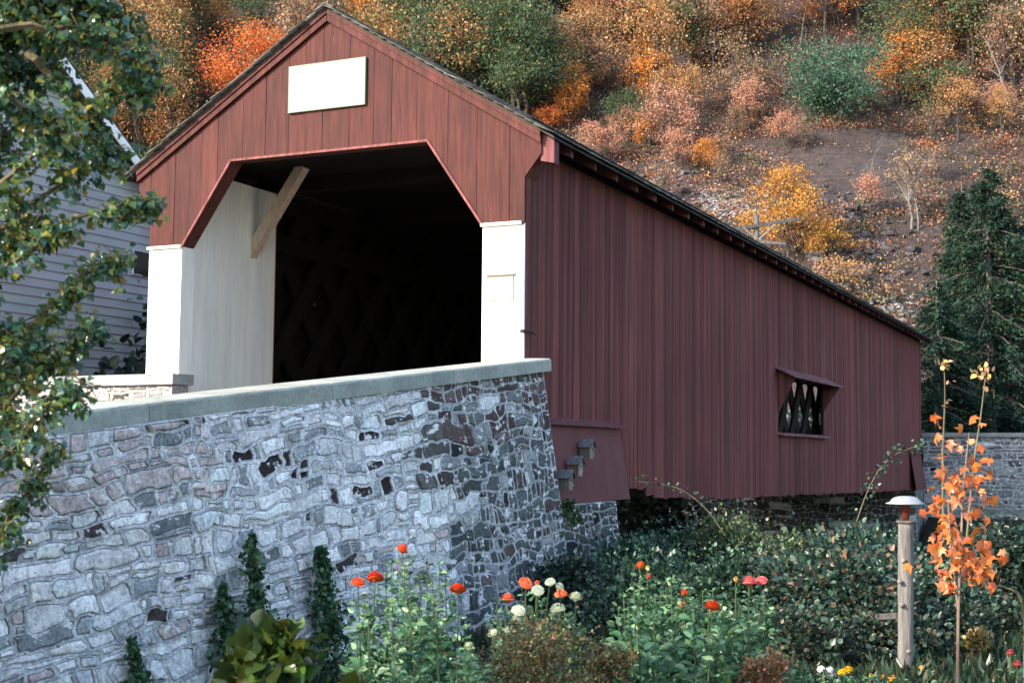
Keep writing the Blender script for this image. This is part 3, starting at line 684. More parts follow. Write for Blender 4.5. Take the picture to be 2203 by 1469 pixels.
def hill_tree(base, kind, H, RW, RH, label, cat='tree', group='trees on the autumn hillside', n=2600, leaf=.17, seed=0, lean=0, sparse=1., trunk=(.07, .06, .055), extra=None):
    tb, P = tree_local(kind, H, RW, RH, int(n*1.6), leaf, seed, trunk, sparse, lean)
    e = empty('autumn_tree' if kind not in ('green', 'blue_green') else 'green_tree', base, label, cat, group)
    o = tb.build('trunk', M_BARK, e); o.location = (0, 0, 0)
    cols = PALS[kind]; C = pal(len(P), cols, .15)
    if extra: m = RNG.random(len(P)) < .18; C[m] = pal(m.sum(), PALS[extra], .2)
    o = leaves('crown', P, rnd_dirs(len(P), -.1), RNG.uniform(.5, 1.25, len(P))*leaf*.82, C, QUAD, M_FARLEAF, e); o.location = (0, 0, 0)
    return e
def copy_tree(o, loc, rz, sc, label=None):
    c = o.copy(); COL.objects.link(c); c.location = loc; c.rotation_euler = (0, 0, rz); c.scale = sc
    if label: c['label'] = label
    for ch in o.children:
        d = ch.copy(); COL.objects.link(d); d.parent = c
    return c
def tree_px(px, py, rx, ry, kind, label, **kw):
    """a notable tree: crown centre px,py and half sizes in photo pixels, standing on the slope"""
    b = hill_at(px, py+ry*kw.pop('drop', 1.25)); D = (b-Vector((CX, CY, CZ))).dot(r0); s = D/FPX
    top = CZ+(at(px, py-ry, D)).z; RW, RH = rx*s, ry*s; H = top-b.z
    return hill_tree(b, kind, H, RW, RH, label, **kw)
big = [
 (525, 128, 112, 110, 'red_orange', 'broad bright red-orange tree above the left slope of the bridge roof', dict(n=7000, leaf=.19)),
 (310, 232, 48, 50, 'red_orange', 'small orange tree between the leafy branches and the bridge gable', dict(n=1600)),
 (455, 35, 60, 45, 'yellow', 'yellow-orange tree at the top edge above the red-orange tree', dict(n=1800, extra='peach')),
 (900, 85, 95, 62, 'orange', 'light orange tree just right of the gable peak', dict(n=3200, extra='yellow')),
 (1265, 95, 85, 100, 'peach', 'tall peach-orange tree standing right of the dark green one', dict(n=4200, extra='tan')),
 (1228, 200, 42, 62, 'orange', 'vivid orange young tree rising just above the roof line', dict(n=2200, leaf=.16)),
 (1186, 246, 34, 28, 'red_orange', 'low red shrub-like tree touching the roof line', dict(n=900, leaf=.15)),
 (1085, 55, 85, 75, 'green', 'dark green leafy tree near the top centre', dict(n=3600, extra='olive')),
 (960, 190, 70, 55, 'olive', 'dull olive tree behind the middle of the roof slope', dict(n=2400, extra='green')),
 (1805, 178, 130, 92, 'blue_green', 'round blue-green tree alone on the open slope', dict(n=7500, leaf=.19, drop=1.1)),
 (2010, 185, 75, 70, 'green', 'dark green tree right of the round blue-green tree', dict(n=3200, extra='rust')),
 (1945, 130, 75, 85, 'orange', 'brownish orange tree behind the blue-green tree', dict(n=3000, extra='rust')),
 (2030, 30, 120, 60, 'rust', 'rusty brown tree at the top right', dict(n=3600, extra='orange')),
 (2150, 110, 60, 60, 'red_orange', 'thin red-leaved tree near the right edge', dict(n=900, leaf=.15)),
 (1455, 235, 75, 70, 'pink', 'pinkish orange tree with a leaning dark trunk', dict(n=1700, lean=-.5, leaf=.16, drop=1.5)),
 (1580, 150, 90, 80, 'tan', 'sparse tan tree on the upper slope', dict(n=1700)),
 (1692, 440, 82, 92, 'yellow', 'golden yellow tree standing just above the roof line', dict(n=4000, leaf=.15, drop=1.5, extra='orange')),
 (1790, 515, 75, 40, 'yellow', 'low spreading yellow bush below the golden tree', dict(n=1500, leaf=.14)),
 (1810, 585, 60, 34, 'peach', 'thin peach-leaved shrub by the lower roof edge', dict(n=700, leaf=.14)),
 (1610, 470, 26, 22, 'yellow', 'small yellow sprig left of the golden tree', dict(n=420, leaf=.13)),
 (1300, 60, 60, 60, 'rust', 'rust-coloured tree with sparse crown behind the peach tree', dict(n=1500)),
 (1960, 370, 60, 70, 'tan', 'half-bare tan tree with a pale trunk on the right slope', dict(n=650, drop=1.8, trunk=(.17, .16, .155))),
 (820, 30, 70, 50, 'olive', 'grey-green tree at the top edge behind the gable peak', dict(n=2200, extra='green')),
 (380, 130, 60, 100, 'green', 'dark shaded green tree left of the red-orange tree', dict(n=3600, extra='olive')),
 (250, 60, 110, 90, 'green', 'dark green tree behind the poplar leaves', dict(n=3600, extra='olive')),
 (1130, 170, 60, 70, 'green', 'dark green tree in the gap before the roof line', dict(n=2400, extra='olive')),
]
for px, py, rx, ry, kd, lab, kw in big:
    hill_tree_seed = len(bpy.data.objects); tree_px(px, py, rx, ry, kd, lab, seed=hill_tree_seed, **kw)
# evergreen ground behind the left gable slope: dense low teal saplings
for px, py in ((300, 330), (340, 315), (375, 300), (410, 290), (330, 350), (360, 325)):
    tree_px(px, py, 34, 34, 'blue_green', 'low teal evergreen sapling in the row behind the gable slope', seed=px, n=900, leaf=.13, group='teal saplings behind the gable', extra='green')
# filler woods, copies of a few prototypes
protos = []
spec = [('tan', 5.5, 1.9, 2.0, 1500), ('peach', 5.8, 2.0, 2.1, 1900), ('olive', 6, 2.1, 2.3, 2400), ('green', 6.4, 2.2, 2.5, 3000), ('orange', 5, 1.8, 1.8, 1900), ('rust', 5.2, 1.9, 1.9, 1800), ('pink', 4.6, 1.7, 1.6, 1300), ('yellow', 4.2, 1.5, 1.5, 1100), ('tan', 4.5, 1.5, 1.6, 600), ('green', 6, 2.6, 2.4, 3200)]
for i, (kd, H, RW, RH, n) in enumerate(spec):
    e = hill_tree((0, 0, -50), kd, H, RW, RH, LABC[kd]+' tree among the woods on the hillside', seed=50+i, n=n, extra={'tan': 'pink', 'green': 'olive', 'peach': 'rust', 'olive': 'rust'}.get(kd), group='filler trees of the hillside woods')
    protos.append([e, False])
def place_fill(i, p, sc, px=800, py=-150):
    kd = spec[i][0]; col = 'behind the poplar leaves' if px < 250 else 'left of the gable peak' if px < 700 else 'just right of the gable peak' if px < 950 else 'above the upper roof slope' if px < 1250 else 'above the middle of the roof' if px < 1650 else 'above the golden yellow tree' if px < 1950 else 'near the right edge'
    row = 'high on the hill' if py < 0 else 'in the upper woods' if py < 120 else 'in the lower woods' if py < 260 else 'on the open slope'
    lab = LABC[kd]+' tree '+row+' '+col
    e, used = protos[i]; rz = random.uniform(0, 6.28); s3 = (sc*random.uniform(.85, 1.15), sc*random.uniform(.85, 1.15), sc*random.uniform(.85, 1.2))
    if used: copy_tree(e, p, rz, s3, lab)
    else: e.location = p; e.rotation_euler = (0, 0, rz); e.scale = s3; protos[i][1] = True; e['label'] = lab
rs = random.Random(11); cnt = 0
for tries in range(2600):
    px = rs.uniform(-60, 2270); py = rs.uniform(-130, 700)
    # woods at the top and left, open slope in the middle right
    lim = 330 if px < 1150 else 340 if px < 1520 else 240 if px < 1980 else 330
    dens = 1 if py < lim-70 else .42 if py < lim+40 else .045
    if 1150 < px < 1690 and 190 < py < 420: dens = .75
    if px < 600: dens = .9 if py < 330 else 0
    if 1620 < px < 1990 and 30 < py < 330: dens *= .10
    if 600 < px < 1180 and py > 330: dens = 0
    if 1560 < px < 1860 and 280 < py: dens = 0
    if 400 < px < 650 and py > -40: dens *= .06
    if 1130 < px < 1290 and 90 < py < 330: dens *= .08
    if rs.random() > dens*.85: continue
    p = hill_at(px, py+60)
    w = [3, 4.5, 3.5, 4, 2.4, 2.6, 1.5, .5, 2, 3.5] if px < 1300 else [4, 5, 1.6, 1.0, 2.6, 4, 3.6, .7, 2.5, .8]
    if px > 1150 and py > 190: w = [2, 3, 1.2, .5, 1.3, 2.0, 5, .5, 3, .3]
    if py > lim: w = [2, 1, .3, .1, .3, .5, 2, 1.5, 5, 0]
    i = rs.choices(range(10), w)[0]; place_fill(i, p, rs.uniform(.9, 1.5)*(.42 if py > lim else .48 if px > 1150 and py > 190 else 1), px, py); cnt += 1
    if cnt > 300: break
print('fill trees', cnt)
for e, u in protos:
    if not u: place_fill([q[0] for q in protos].index(e), hill_at(800, -150), 1)
# bare saplings and dead trees
def bare(px, py, hpx, lab, curve=0, col=(.19, .175, .18), r=.045):
    b = hill_at(px, py); D = (b-Vector((CX, CY, CZ))).dot(r0); H = hpx*D/FPX; tb = MB(); rs_ = random.Random(px)
    e = empty('bare_tree', b, lab, 'tree', 'bare trees on the hillside'); pts = []
    for i in range(7):
        t = i/6; pts.append(Vector((curve*H*t*t*.95, curve*.2*H*t, H*t))+Vector((rs_.gauss(0, .03), rs_.gauss(0, .03), -.1 if i == 0 else 0)))
    tb.tube(pts, [r*(1-.13*i) for i in range(7)], 6, col); o = tb.build('trunk', M_BARK, e); o.location = (0, 0, 0)
    tb = MB()
    for k in range(9):
        s = pts[rs_.randint(2, 5)].lerp(pts[6], rs_.random()*.4); d = Vector((rs_.gauss(0, 1), rs_.gauss(0, 1), rs_.uniform(.1, 1))).normalized()*H*rs_.uniform(.12, .28)
        tb.tube([s, s+d*.5+Vector((0, 0, -.03)), s+d], [r*.35, r*.25, r*.1], 4, col, cap=False)
    o = tb.build('branches', M_BARK, e); o.location = (0, 0, 0)
bare(1435, 190, 160, 'pale curved bare tree on the slope above the middle of the roof', -.35)
bare(1975, 500, 150, 'pale bare sapling on the slope left of the spruces', -.12)
bare(2165, 240, 180, 'grey leaning bare tree near the right edge', -.30, r=.08)
bare(1245, 120, 150, 'grey bare trunk in the peach tree woods', .05)
bare(575, 60, 110, 'grey bare stem above the red-orange tree', -.1)
bare(945, 60, 90, 'pale straight bare stem behind the gable peak', 0)
bare(1720, 160, 140, 'thin grey bare sapling left of the blue-green tree', .1)
bare(1350, 270, 130, 'dark bare sapling near the roof line', .15, (.12, .1, .1))
bare(1870, 420, 120, 'dark thin bare sapling on the brown bank', .2, (.14, .12, .12))
bare(1495, 335, 120, 'dark leaning trunk under the pinkish orange tree', -.5, (.09, .075, .075), .09)
bare(380, 70, 150, 'grey bare trunk among the dark trees at upper left', .05)
# utility pole half hidden by the roof
up = hill_at(1625, 640); D = 50; up = at(1628, 560, D); pb = Vector((up.x, up.y, hgt(up.x, up.y)-.3)); 
e = empty('utility_pole', pb, 'grey wooden utility pole with crossarm rising behind the roof', 'utility pole')
mb = MB(); mb.tube([pb, at(1628, 462, D)], [.11, .09], 8, (.12, .12, .12)); mb.build('pole', M_BARK, e)
mb = MB(); mb.beam(at(1585, 492, D-.15), at(1722, 470, D-.15), .10, .12, col=(.08, .08, .085)); mb.beam(at(1600, 518, D-.15), at(1690, 524, D-.15), .09, .10, col=(.13, .13, .135)); mb.build('crossarm', M_BARK, e)
mb = MB(); mb.beam(at(1632, 515, D-.2), at(1665, 484, D-.2), .05, .05, col=(.24, .23, .23)); mb.beam(at(1628, 515, D-.2), at(1600, 490, D-.2), .05, .05, col=(.24, .23, .23)); mb.build('arm_brace', M_BARK, e)
# undergrowth and fallen leaves on the slope
def litter(name, n, pxr, pyr, cols, size, w=None, dens=None, lift=.25, flat=.6, lab=None):
    P = []; 
    for k in range(n):
        a = random.uniform(*pxr); b = random.uniform(*pyr)
        if dens and random.random() > dens(a, b): continue
        p = hill_at_fast(a, b); P.append(p)
    P = np.array(P); n = len(P); k = 7
    P = np.repeat(P, k, 0)+RNG.normal(size=(n*k, 3))*np.array([.45, .45, .10]); P[:, 2] = [hgt(x, y) for x, y, z in P]
    cc = np.repeat(pal(n, cols, .25, w), k, 0)*(1+RNG.normal(size=(n*k, 1))*.25); cc = np.clip(cc, .01, .9)
    hh = np.repeat(RNG.random(n)**2, k); P[:, 2] += RNG.random(n*k)*lift*(.3+2.2*hh)
    o = leaves(name, P, rnd_dirs(n*k, .1, .7), RNG.uniform(.6, 1.4, n*k)*size, cc, QUAD, M_FARLEAF); return tag(o, lab, 'undergrowth', kind='stuff')
def hill_at_fast(px, py):
    r = ray(px, py); t = 48; o = Vector((CX, CY, CZ))
    for i in range(60):
        p = o+r*t; dz = p.z-hgt(p.x, p.y)
        if dz < .05: break
        t += max(.15, dz*.9)
    return p
litter('undergrowth', 24000, (-150, 2350), (-180, 740), [(.26, .13, .085), (.20, .115, .085), (.13, .11, .07), (.16, .10, .08), (.08, .09, .055), (.30, .20, .09), (.32, .12, .07)], .10,
       w=[4, 4, 3, 4, 2.5, 1, .8], dens=lambda a, b: (1 if b < 330 else .62 if b < 450 else .4)*(.35+1.3*max(0,noise.noise(Vector((a*.02, b*.03, 3)))+.35))*(.25 if 1690 < a < 1960 and 270 < b < 400 else 1), lab='fallen leaves and low brush covering the hillside')
def brush(n_, cols, w):
    P = []; U = []; C = []; Z = []
    while len(P) < n_:
        a = random.uniform(-60, 2290); b = random.uniform(-150, 740)
        d = (1 if b < 330 else .75 if b < 470 else .4)*(.15 if 1690 < a < 1960 and 280 < b < 420 else 1)*(.2+1.6*max(0, noise.noise(Vector((a*.012, b*.02, 13)))+.3))
        if random.random() > d: continue
        p = hill_at_fast(a, b); k = 46; r = random.uniform(.35, .95); q = RNG.normal(size=(k, 3))*np.array([r, r, r*.55])*.55
        q[:, 2] = np.abs(q[:, 2])*1.3; P.append(np.array(p)+q); C.append(np.clip(pal(1, cols, .2, w)*(1+RNG.normal(size=(k, 1))*.35), .01, .9))
    P = np.concatenate(P); C = np.concatenate(C); n = len(P)
    return tag(leaves('brush', P, rnd_dirs(n, .2, .8), RNG.uniform(.05, .15, n), C, QUAD, M_FARLEAF), 'low autumn brush growing all over the slope', 'brush', kind='stuff')
brush(7500, [(.50, .25, .14), (.34, .19, .13), (.17, .17, .10), (.07, .11, .07), (.08, .07, .065), (.48, .33, .14), (.52, .18, .08), (.24, .16, .14)], [4, 4, 3.5, 3.5, 3, 1.2, 1.3, 3])
# rock outcrop patches
rk = MB()
def rocks(n, px0, px1, py0, py1, s0, s1, col):
    for k in range(n):
        px = random.gauss((px0+px1)/2, (px1-px0)/4); py = random.gauss((py0+py1)/2, (py1-py0)/4); p = hill_at_fast(px, py); s = random.uniform(s0, s1)
        M_ = Matrix.Rotation(random.uniform(0, 3), 3, 'Z') @ Matrix.Rotation(random.uniform(-.7, .7), 3, 'X'); vs = []
        for a in (-1, 1):
            for b in ((-1, -1), (1, -1), (1, 1), (-1, 1)):
                vs.append(p+M_ @ Vector((b[0]*s*random.uniform(.7, 1.2), b[1]*s*.8*random.uniform(.6, 1.2), a*s*.3*random.uniform(.7, 1.2))))
        rk.hexa(vs, jc(col, .3))
rocks(420, 1490, 1650, 395, 475, .05, .12, (.27, .28, .31)); rocks(500, 1700, 1960, 430, 700, .05, .2, (.09, .085, .10)); rocks(150, 1840, 2000, 630, 730, .06, .16, (.24, .25, .27)); rocks(260, 1300, 1700, 300, 460, .05, .14, (.16, .145, .16))
rocks(70, 1690, 1980, 440, 640, .2, .45, (.07, .068, .08)); rocks(60, 1250, 1600, 330, 430, .15, .4, (.10, .09, .10))
tag(rk.build('scree', M_ROCK), 'broken grey and whitish rock lying on the bare slope', 'scree', kind='stuff')

# ------------------------------------------------------------------ spruces behind the far wall
def spruce(base, H, RW, lab, seed, n=9000):
    rs_ = random.Random(seed); e = empty('spruce_tree', base, lab, 'tree', 'spruces beyond the far wall')
    tb = MB(); tb.tube([(0, 0, -.3), (0, 0, H*.5), (0, 0, H)], [.2, .12, .02], 8, (.12, .11, .11)); P = []; U = []
    nb = int(H*13)
    for i in range(nb):
        t = (i+rs_.random())/nb; z = H*(.10+.89*t); L = RW*(1-t)**.8*rs_.uniform(.6, 1.12)+.12; th = rs_.uniform(0, 6.283); d = np.array((math.cos(th), math.sin(th), 0))
        tip = np.array((0, 0, z))+d*L+np.array((0, 0, -.42*L+.2*L*t))
        tb.tube([(0, 0, z), tuple((np.array((0, 0, z))+tip)/2+np.array((0, 0, .05*L))), tuple(tip)], [.03, .02, .008], 4, (.12, .10, .09), cap=False)
        k = int(n*.95/nb*(.4+L/RW*1.6)); s = RNG.random(k)**.75
        q = np.array((0, 0, z))+s[:, None]*(tip-np.array((0, 0, z)))+RNG.normal(size=(k, 3))*np.array([.16, .16, .07])*(.4+L*.28)
        q[:, 2] -= np.abs(RNG.normal(size=k))*.16; P.append(q); U.append(np.tile(d*.8+np.array((0, 0, -.35)), (k, 1))+RNG.normal(size=(k, 3))*.45)
    P = np.concatenate(P); U = unit(np.concatenate(U)); o = tb.build('trunk', M_BARK, e); o.location = (0, 0, 0)
    o = leaves('crown', P, U, RNG.uniform(.12, .24, len(P)), pal(len(P), [(.024, .055, .040), (.016, .038, .028), (.042, .08, .052)], .25), (QUAD[0]*np.array([.55, 1, 1]), QUAD[1]), M_FARLEAF, e); o.location = (0, 0, 0)
def gp(px, py, D): p = at(px, py, D); return Vector((p.x, p.y, hgt(p.x, p.y)))
b = gp(2134, 900, 50); spruce(b, at(2134, 345, 50).z-b.z, 4.0, 'tall dark spruce with the highest tip behind the far stone wall', 1, 26000)
b = gp(2078, 900, 52); spruce(b, at(2078, 390, 52).z-b.z, 2.6, 'slimmer dark spruce left of the tallest spruce', 2, 13000)
b = gp(2225, 900, 53); spruce(b, at(2225, 430, 53).z-b.z, 3.6, 'dark spruce at the right edge of the picture', 3, 16000)
b = gp(2020, 900, 47.5); spruce(b, at(2020, 600, 47.5).z-b.z, 1.9, 'short dark spruce next to the far end of the bridge', 4, 8000)

# ------------------------------------------------------------------ shrubs and garden
TEAL = [(.03, .075, .045), (.05, .11, .065), (.018, .045, .033), (.11, .18, .12), (.025, .05, .033)]
def shrub(px, pyt, D, wpx, lab, cols=TEAL, n=2600, leaf=.05, T=OVATE, name='shrub', cat='shrub', group=None, base=None, zb=None, depth=1., stemcol=(.10, .08, .06), mat_=None, up=.35, clump=.16):
    """bush whose top is at px,pyt at distance D, wpx wide in photo pixels"""
    top = at(px, pyt, D); bz_ = hgt(top.x, top.y) if zb is None else zb; H = max(.25, top.z-bz_); RW = wpx*D/FPX/2; b = Vector((top.x, top.y, bz_))
    e = empty(name, b, lab, cat, group); sb = MB(); P = []; U = []; ncl = max(8, int(46*RW*H/.6))
    ncl = min(ncl, 160)
    for c in range(ncl):
        th = random.uniform(0, 6.283); rr = math.sqrt(random.random()); zz = random.random()**.7
        lim = (1-zz**2.2)**.5*.85+.15
        cc = np.array((math.cos(th)*RW*rr*lim, math.sin(th)*RW*rr*lim*depth, H*(zz*.93+.04)))
        if c % 2 == 0: sb.tube([(cc[0]*.15, cc[1]*.15, 0), (cc[0]*.6, cc[1]*.6, cc[2]*.6), tuple(cc)], [.012, .008, .003], 4, stemcol, cap=False)
        k = int(n/ncl); q = RNG.normal(size=(k, 3))*clump*np.array([1, 1, .7])*min(1, RW*1.6)+cc; q[:, 2] = np.clip(q[:, 2], .03, None); P.append(q)
        U.append(unit(q-cc+RNG.normal(size=(k, 3))*.08)+np.array((0, 0, up))*RNG.random((k, 1)))
    for c in range(int(ncl*.55)):                 # long shoots that break the outline
        th = random.uniform(0, 6.283); zz = random.uniform(.35, 1); rr = random.uniform(.3, 1)*(1-zz**2)**.5; a_ = np.array((math.cos(th)*RW*rr, math.sin(th)*RW*rr*depth, H*zz*.92))
        dv = np.array((math.cos(th)*.6+random.gauss(0, .4), math.sin(th)*.6+random.gauss(0, .4), random.uniform(.1, 1.2))); dv = dv/np.linalg.norm(dv)*min(.38, H*.3)*random.uniform(.5, 1.2); k = max(6, int(n/ncl*.35))
        t = RNG.random((k, 1)); q = a_+dv*t+np.array((0, 0, -.25))*t*t*np.linalg.norm(dv)+RNG.normal(size=(k, 3))*leaf*.45; sb.tube([tuple(a_), tuple(a_+dv*.5), tuple(a_+dv+np.array((0, 0, -.25*np.linalg.norm(dv))))], [.004, .003, .001], 4, stemcol, cap=False)
        P.append(q); U.append(unit(RNG.normal(size=(k, 3))*.7+dv/np.linalg.norm(dv)))
    P = np.concatenate(P); U = unit(np.concatenate(U)); o = sb.build('stems', M_BARK, e); o.location = (0, 0, 0)
    o = leaves('foliage', P, U, RNG.uniform(.5, 1.5, len(P))*leaf, pal(len(P), cols, .28), T, mat_ or M_LEAF, e); o.location = (0, 0, 0)
    return e
gW = 'bank bushes on the far side of the bridge'  # bushes added to keep the sun from reaching under the bridge
for k, (x, y, w_) in enumerate(((-7.6, 2.4, 2.2), (-8.5, 5.7, 3.6), (-9, 9.5, 4.8), (-8.5, 13, 4.6), (-9, 17.5, 5), (-8.5, 22, 5), (-8.5, 26.5, 5))):
    PW = Vector((x, y, 0)); D_ = (PW-Vector((CX, CY, 0))).dot(r0)/r0.dot(r0)
    e = empty('shrub', (x, y, -3.4), ['leftmost dark bush behind the bridge, next to the near abutment', 'dark bush behind the bridge at the black notch in the side wall', 'dark bush behind the bridge, seen under the plain boards', 'dark bush behind the bridge, seen left of the hooded window', 'dark bush behind the bridge, under the hooded window', 'dark bush behind the bridge, right of the hooded window', 'dark bush behind the bridge beside the far abutment'][k], 'shrub', gW); sb = MB(); Pb = []
    for c in range(60):
        cc = np.array((random.uniform(-1.6, 1.6), random.uniform(-.5, .5)*w_, random.uniform(.1, 2.6 if y < 4 else 6.6)*(.6+.4*random.random())))
        sb.tube([(cc[0]*.2, cc[1]*.2, 0), tuple(cc)], [.03, .006], 4, (.08, .07, .05), cap=False); Pb.append(cc+RNG.normal(size=(130, 3))*np.array([.45, .45, .4]))
    Pb = np.concatenate(Pb); o = sb.build('stems', M_BARK, e); o.location = (0, 0, 0)
    o = leaves('foliage', Pb, rnd_dirs(len(Pb)), RNG.uniform(.12, .26, len(Pb)), pal(len(Pb), [(.03, .06, .04), (.02, .045, .03)], .2), OVATE, M_LEAF, e); o.location = (0, 0, 0)
gB = 'dark shrubs below the bridge'
SP = [TEAL, [(.05, .09, .04), (.08, .13, .05), (.03, .055, .03), (.16, .19, .08)], [(.03, .075, .055), (.045, .10, .07), (.09, .16, .115), (.02, .045, .035)], [(.05, .08, .045), (.10, .10, .05), (.03, .05, .03), (.13, .17, .09), (.10, .06, .04)]]
for px, py, D, w, n, lab in ((1230, 1225, 14.6, 170, 2200, 'dark low shrub at the foot of the stone wall end'), (1370, 1175, 15.4, 170, 2600, 'leafy shrub under the corner of the red skirt'),
        (1460, 1150, 16.6, 200, 3400, 'shrub growing against the dark underside of the bridge'), (1561, 1135, 16.2, 200, 4200, 'tallest shrub under the middle of the side wall'),
        (1717, 1175, 15.6, 220, 4200, 'wide shrub under the hooded window'), (1850, 1180, 15.2, 240, 4200, 'shrub left of the feeder post'),
        (1400, 1225, 13.0, 250, 3600, 'shrub behind the left zinnias of the bed'), (1600, 1215, 12.6, 260, 4200, 'dense shrub behind the pink zinnias'),
        (1790, 1200, 12.4, 300, 4600, 'dense shrub around the grey rail'), (2000, 1230, 13.2, 200, 2600, 'shrub right behind the feeder post'),
        (2150, 1150, 16, 220, 3200, 'dark bush in front of the far stone wall at the right edge')):
    dark = px in (1230, 2150)
    shrub(px, py, D, w, lab, cols=[(.03, .06, .045), (.02, .045, .035), (.05, .08, .055)] if dark else SP[px % 4]+([(.16, .10, .06)] if px == 1790 else []), n=int(n*1.7), leaf=(.040, .034, .052, .045)[px % 4], group=gB, clump=.15+.02*(px % 3))
for px, py, D, w in ((1900, 1320, 11.8, 260), (1720, 1330, 11.2, 260), (2060, 1340, 12.6, 240), (1500, 1420, 9.2, 260), (2180, 1330, 13, 160)):
    shrub(px, py, D, w, {1900: 'low dark shrub at the foot of the feeder post', 1720: 'low shrub below the grey rail', 2060: 'low dark shrub at the foot of the maple sapling', 1500: 'low dark shrub under the middle clump of flowers', 2180: 'low dark shrub at the right edge of the lawn'}[px], cols=[(.03, .06, .04), (.045, .09, .06), (.07, .07, .045)], n=2600, leaf=.045, group='low shrubs in the garden')
shrub(1740, 884, 52, 330, 'dim bush beyond the far portal, glimpsed through the hooded window', cols=[(.05, .09, .08), (.04, .07, .06), (.08, .12, .11)], n=3500, leaf=.16, zb=.1, clump=.3)  # added to darken the lower part of the window view
# briar canes
def cane(pts, D, lab, leafy=True, name='briar_cane', r=.008, cols=TEAL, size=.05, k=26):
    P3 = [at(x, y, D) for x, y in pts]; e = empty(name, P3[0], lab, 'plant'); n = 24; path = []
    for i in range(n+1):
        t = i/n*(len(P3)-1); j = min(int(t), len(P3)-2); f = t-j
        p0_, p1, p2, p3 = P3[max(j-1, 0)], P3[j], P3[j+1], P3[min(j+2, len(P3)-1)]
        path.append(.5*((2*p1)+(p2-p0_)*f+(2*p0_-5*p1+4*p2-p3)*f*f+(3*p1-p0_-3*p2+p3)*f**3))
    mb = MB(); mb.tube(path, [r*(1-.7*i/n) for i in range(n+1)], 5, (.14, .13, .08)); mb.build('stem', M_BARK, e)
    if leafy:
        idx = RNG.integers(3, n+1, k*3); P = np.array([tuple(path[i]) for i in idx])+RNG.normal(size=(len(idx), 3))*.05
        leaves('foliage', P, rnd_dirs(len(P), .1), RNG.uniform(.6, 1.2, len(P))*size, pal(len(P), cols, .25), OVATE, M_LEAF, e)
    return e
cane([(1840, 1130), (1865, 1060), (1895, 1005), (1930, 975), (1985, 955)], 16, 'thin briar spray reaching up the right end of the side wall', k=40)
cane([(1560, 1150), (1520, 1095), (1470, 1055), (1420, 1040), (1370, 1035)], 15, 'arching briar tip in front of the black notch', k=12)
cane([(2205, 1469), (2200, 1300), (2160, 1262), (2120, 1262)], 10, 'bare stick bent over at the right edge', False, 'bent_stick', .012)
cane([(2031, 1160), (2028, 1000), (2033, 850), (2030, 770)], 10.5, 'tall dry stalk with yellow leaves at its tip, left of the pair', False, 'dry_stalk', .010)
cane([(2080, 1160), (2095, 1000), (2112, 880), (2122, 790)], 10.5, 'tall dry stalk leaning right above the orange maple leaves', False, 'dry_stalk', .011)
for stalk, pts in ((0, [(2030, 775), (2040, 782), (2022, 785), (2032, 792), (2042, 825), (2040, 870)]), (1, [(2122, 790), (2128, 800), (2110, 800), (2118, 815), (2130, 842), (2104, 806)])):
    par_ = [o for o in bpy.data.objects if o.name.startswith('dry_stalk')][stalk]
    P = np.array([tuple(at(x, y, 10.5)) for x, y in pts for _ in range(3)])+RNG.normal(size=(18, 3))*.015
    leaves('foliage', P, rnd_dirs(18), RNG.uniform(.03, .06, 18), pal(18, [(.6, .42, .14), (.5, .3, .12), (.6, .3, .2)], .15), OVATE, M_LEAF, par_)
# maple sapling
e = empty('maple_sapling', gp(2050, 1400, 9.6), 'young maple with large orange leaves right of the feeder post', 'tree')
mb = MB(); Dm = 9.6
mb.tube([at(2060, 1469, Dm), at(2062, 1300, Dm), at(2068, 1160, Dm), at(2072, 1050, Dm), at(2085, 930, Dm)], [.011, .010, .008, .006, .003], 6, (.24, .17, .13))
mb.tube([at(2060, 1300, Dm), at(2046, 1180, Dm), at(2040, 1080, Dm), at(2025, 960, Dm)], [.008, .006, .005, .003], 6, (.24, .17, .13))
mb.build('trunk', M_BARK, e); P = []; 
mls = [(2000, 920), (2020, 925), (2065, 930), (2088, 930), (2128, 925), (2012, 945), (2018, 955), (2040, 965), (2060, 965), (2075, 980), (2090, 960), (2105, 975), (2030, 990), (2045, 1000), (2085, 1000), (2020, 1010), (2100, 1010), (2120, 995), (2140, 1005), (2075, 1015), (2060, 1030), (2090, 1035), (2110, 1035), (2130, 1045), (2080, 1050), (2100, 1060), (2030, 1040), (2050, 1045), (2070, 1065), (2120, 1070), (2015, 1060), (2095, 1080), (2110, 1085), (2078, 1095), (2015, 1105), (2055, 1090), (2030, 1125), (2075, 1130), (2100, 1120), (2112, 1140), (2020, 1145), (2052, 1150),
       (2030, 1170), (2045, 1165), (2060, 1180), (2035, 1190), (2020, 1185), (2075, 1190), (2090, 1195), (2080, 1210), (2100, 1210), (2115, 1190), (2125, 1200), (2135, 1215), (2120, 1225), (2105, 1230), (2090, 1220), (2135, 1235), (2060, 1220), (2050, 1235), (2030, 1215), (2070, 1235), (2110, 1250), (2125, 1250), (2140, 1250), (2045, 1262), (2035, 1270), (2070, 1265), (2100, 1240), (2085, 1235), (2056, 1195), (2068, 1205)]
P = np.array([tuple(at(x+random.uniform(-6, 6), y-16+random.uniform(-6, 6), Dm+random.uniform(-.22, .22))) for x, y in mls])
P = np.concatenate([P, P[20:]+RNG.normal(size=(len(P)-20, 3))*.05, P[30:]+RNG.normal(size=(len(P)-30, 3))*.07]); n = len(P)
U = unit(np.array((0, 0, -.8))+RNG.normal(size=(n, 3))*.55); leaves('foliage', P, U, RNG.uniform(.055, .115, n), pal(n, [(.55, .15, .03), (.60, .20, .045), (.48, .12, .04), (.52, .20, .09)], .15), MAPLE, M_LEAF, e, N=unit(RNG.normal(size=(n, 3))*.9+np.array((.2, -.8, .4))))

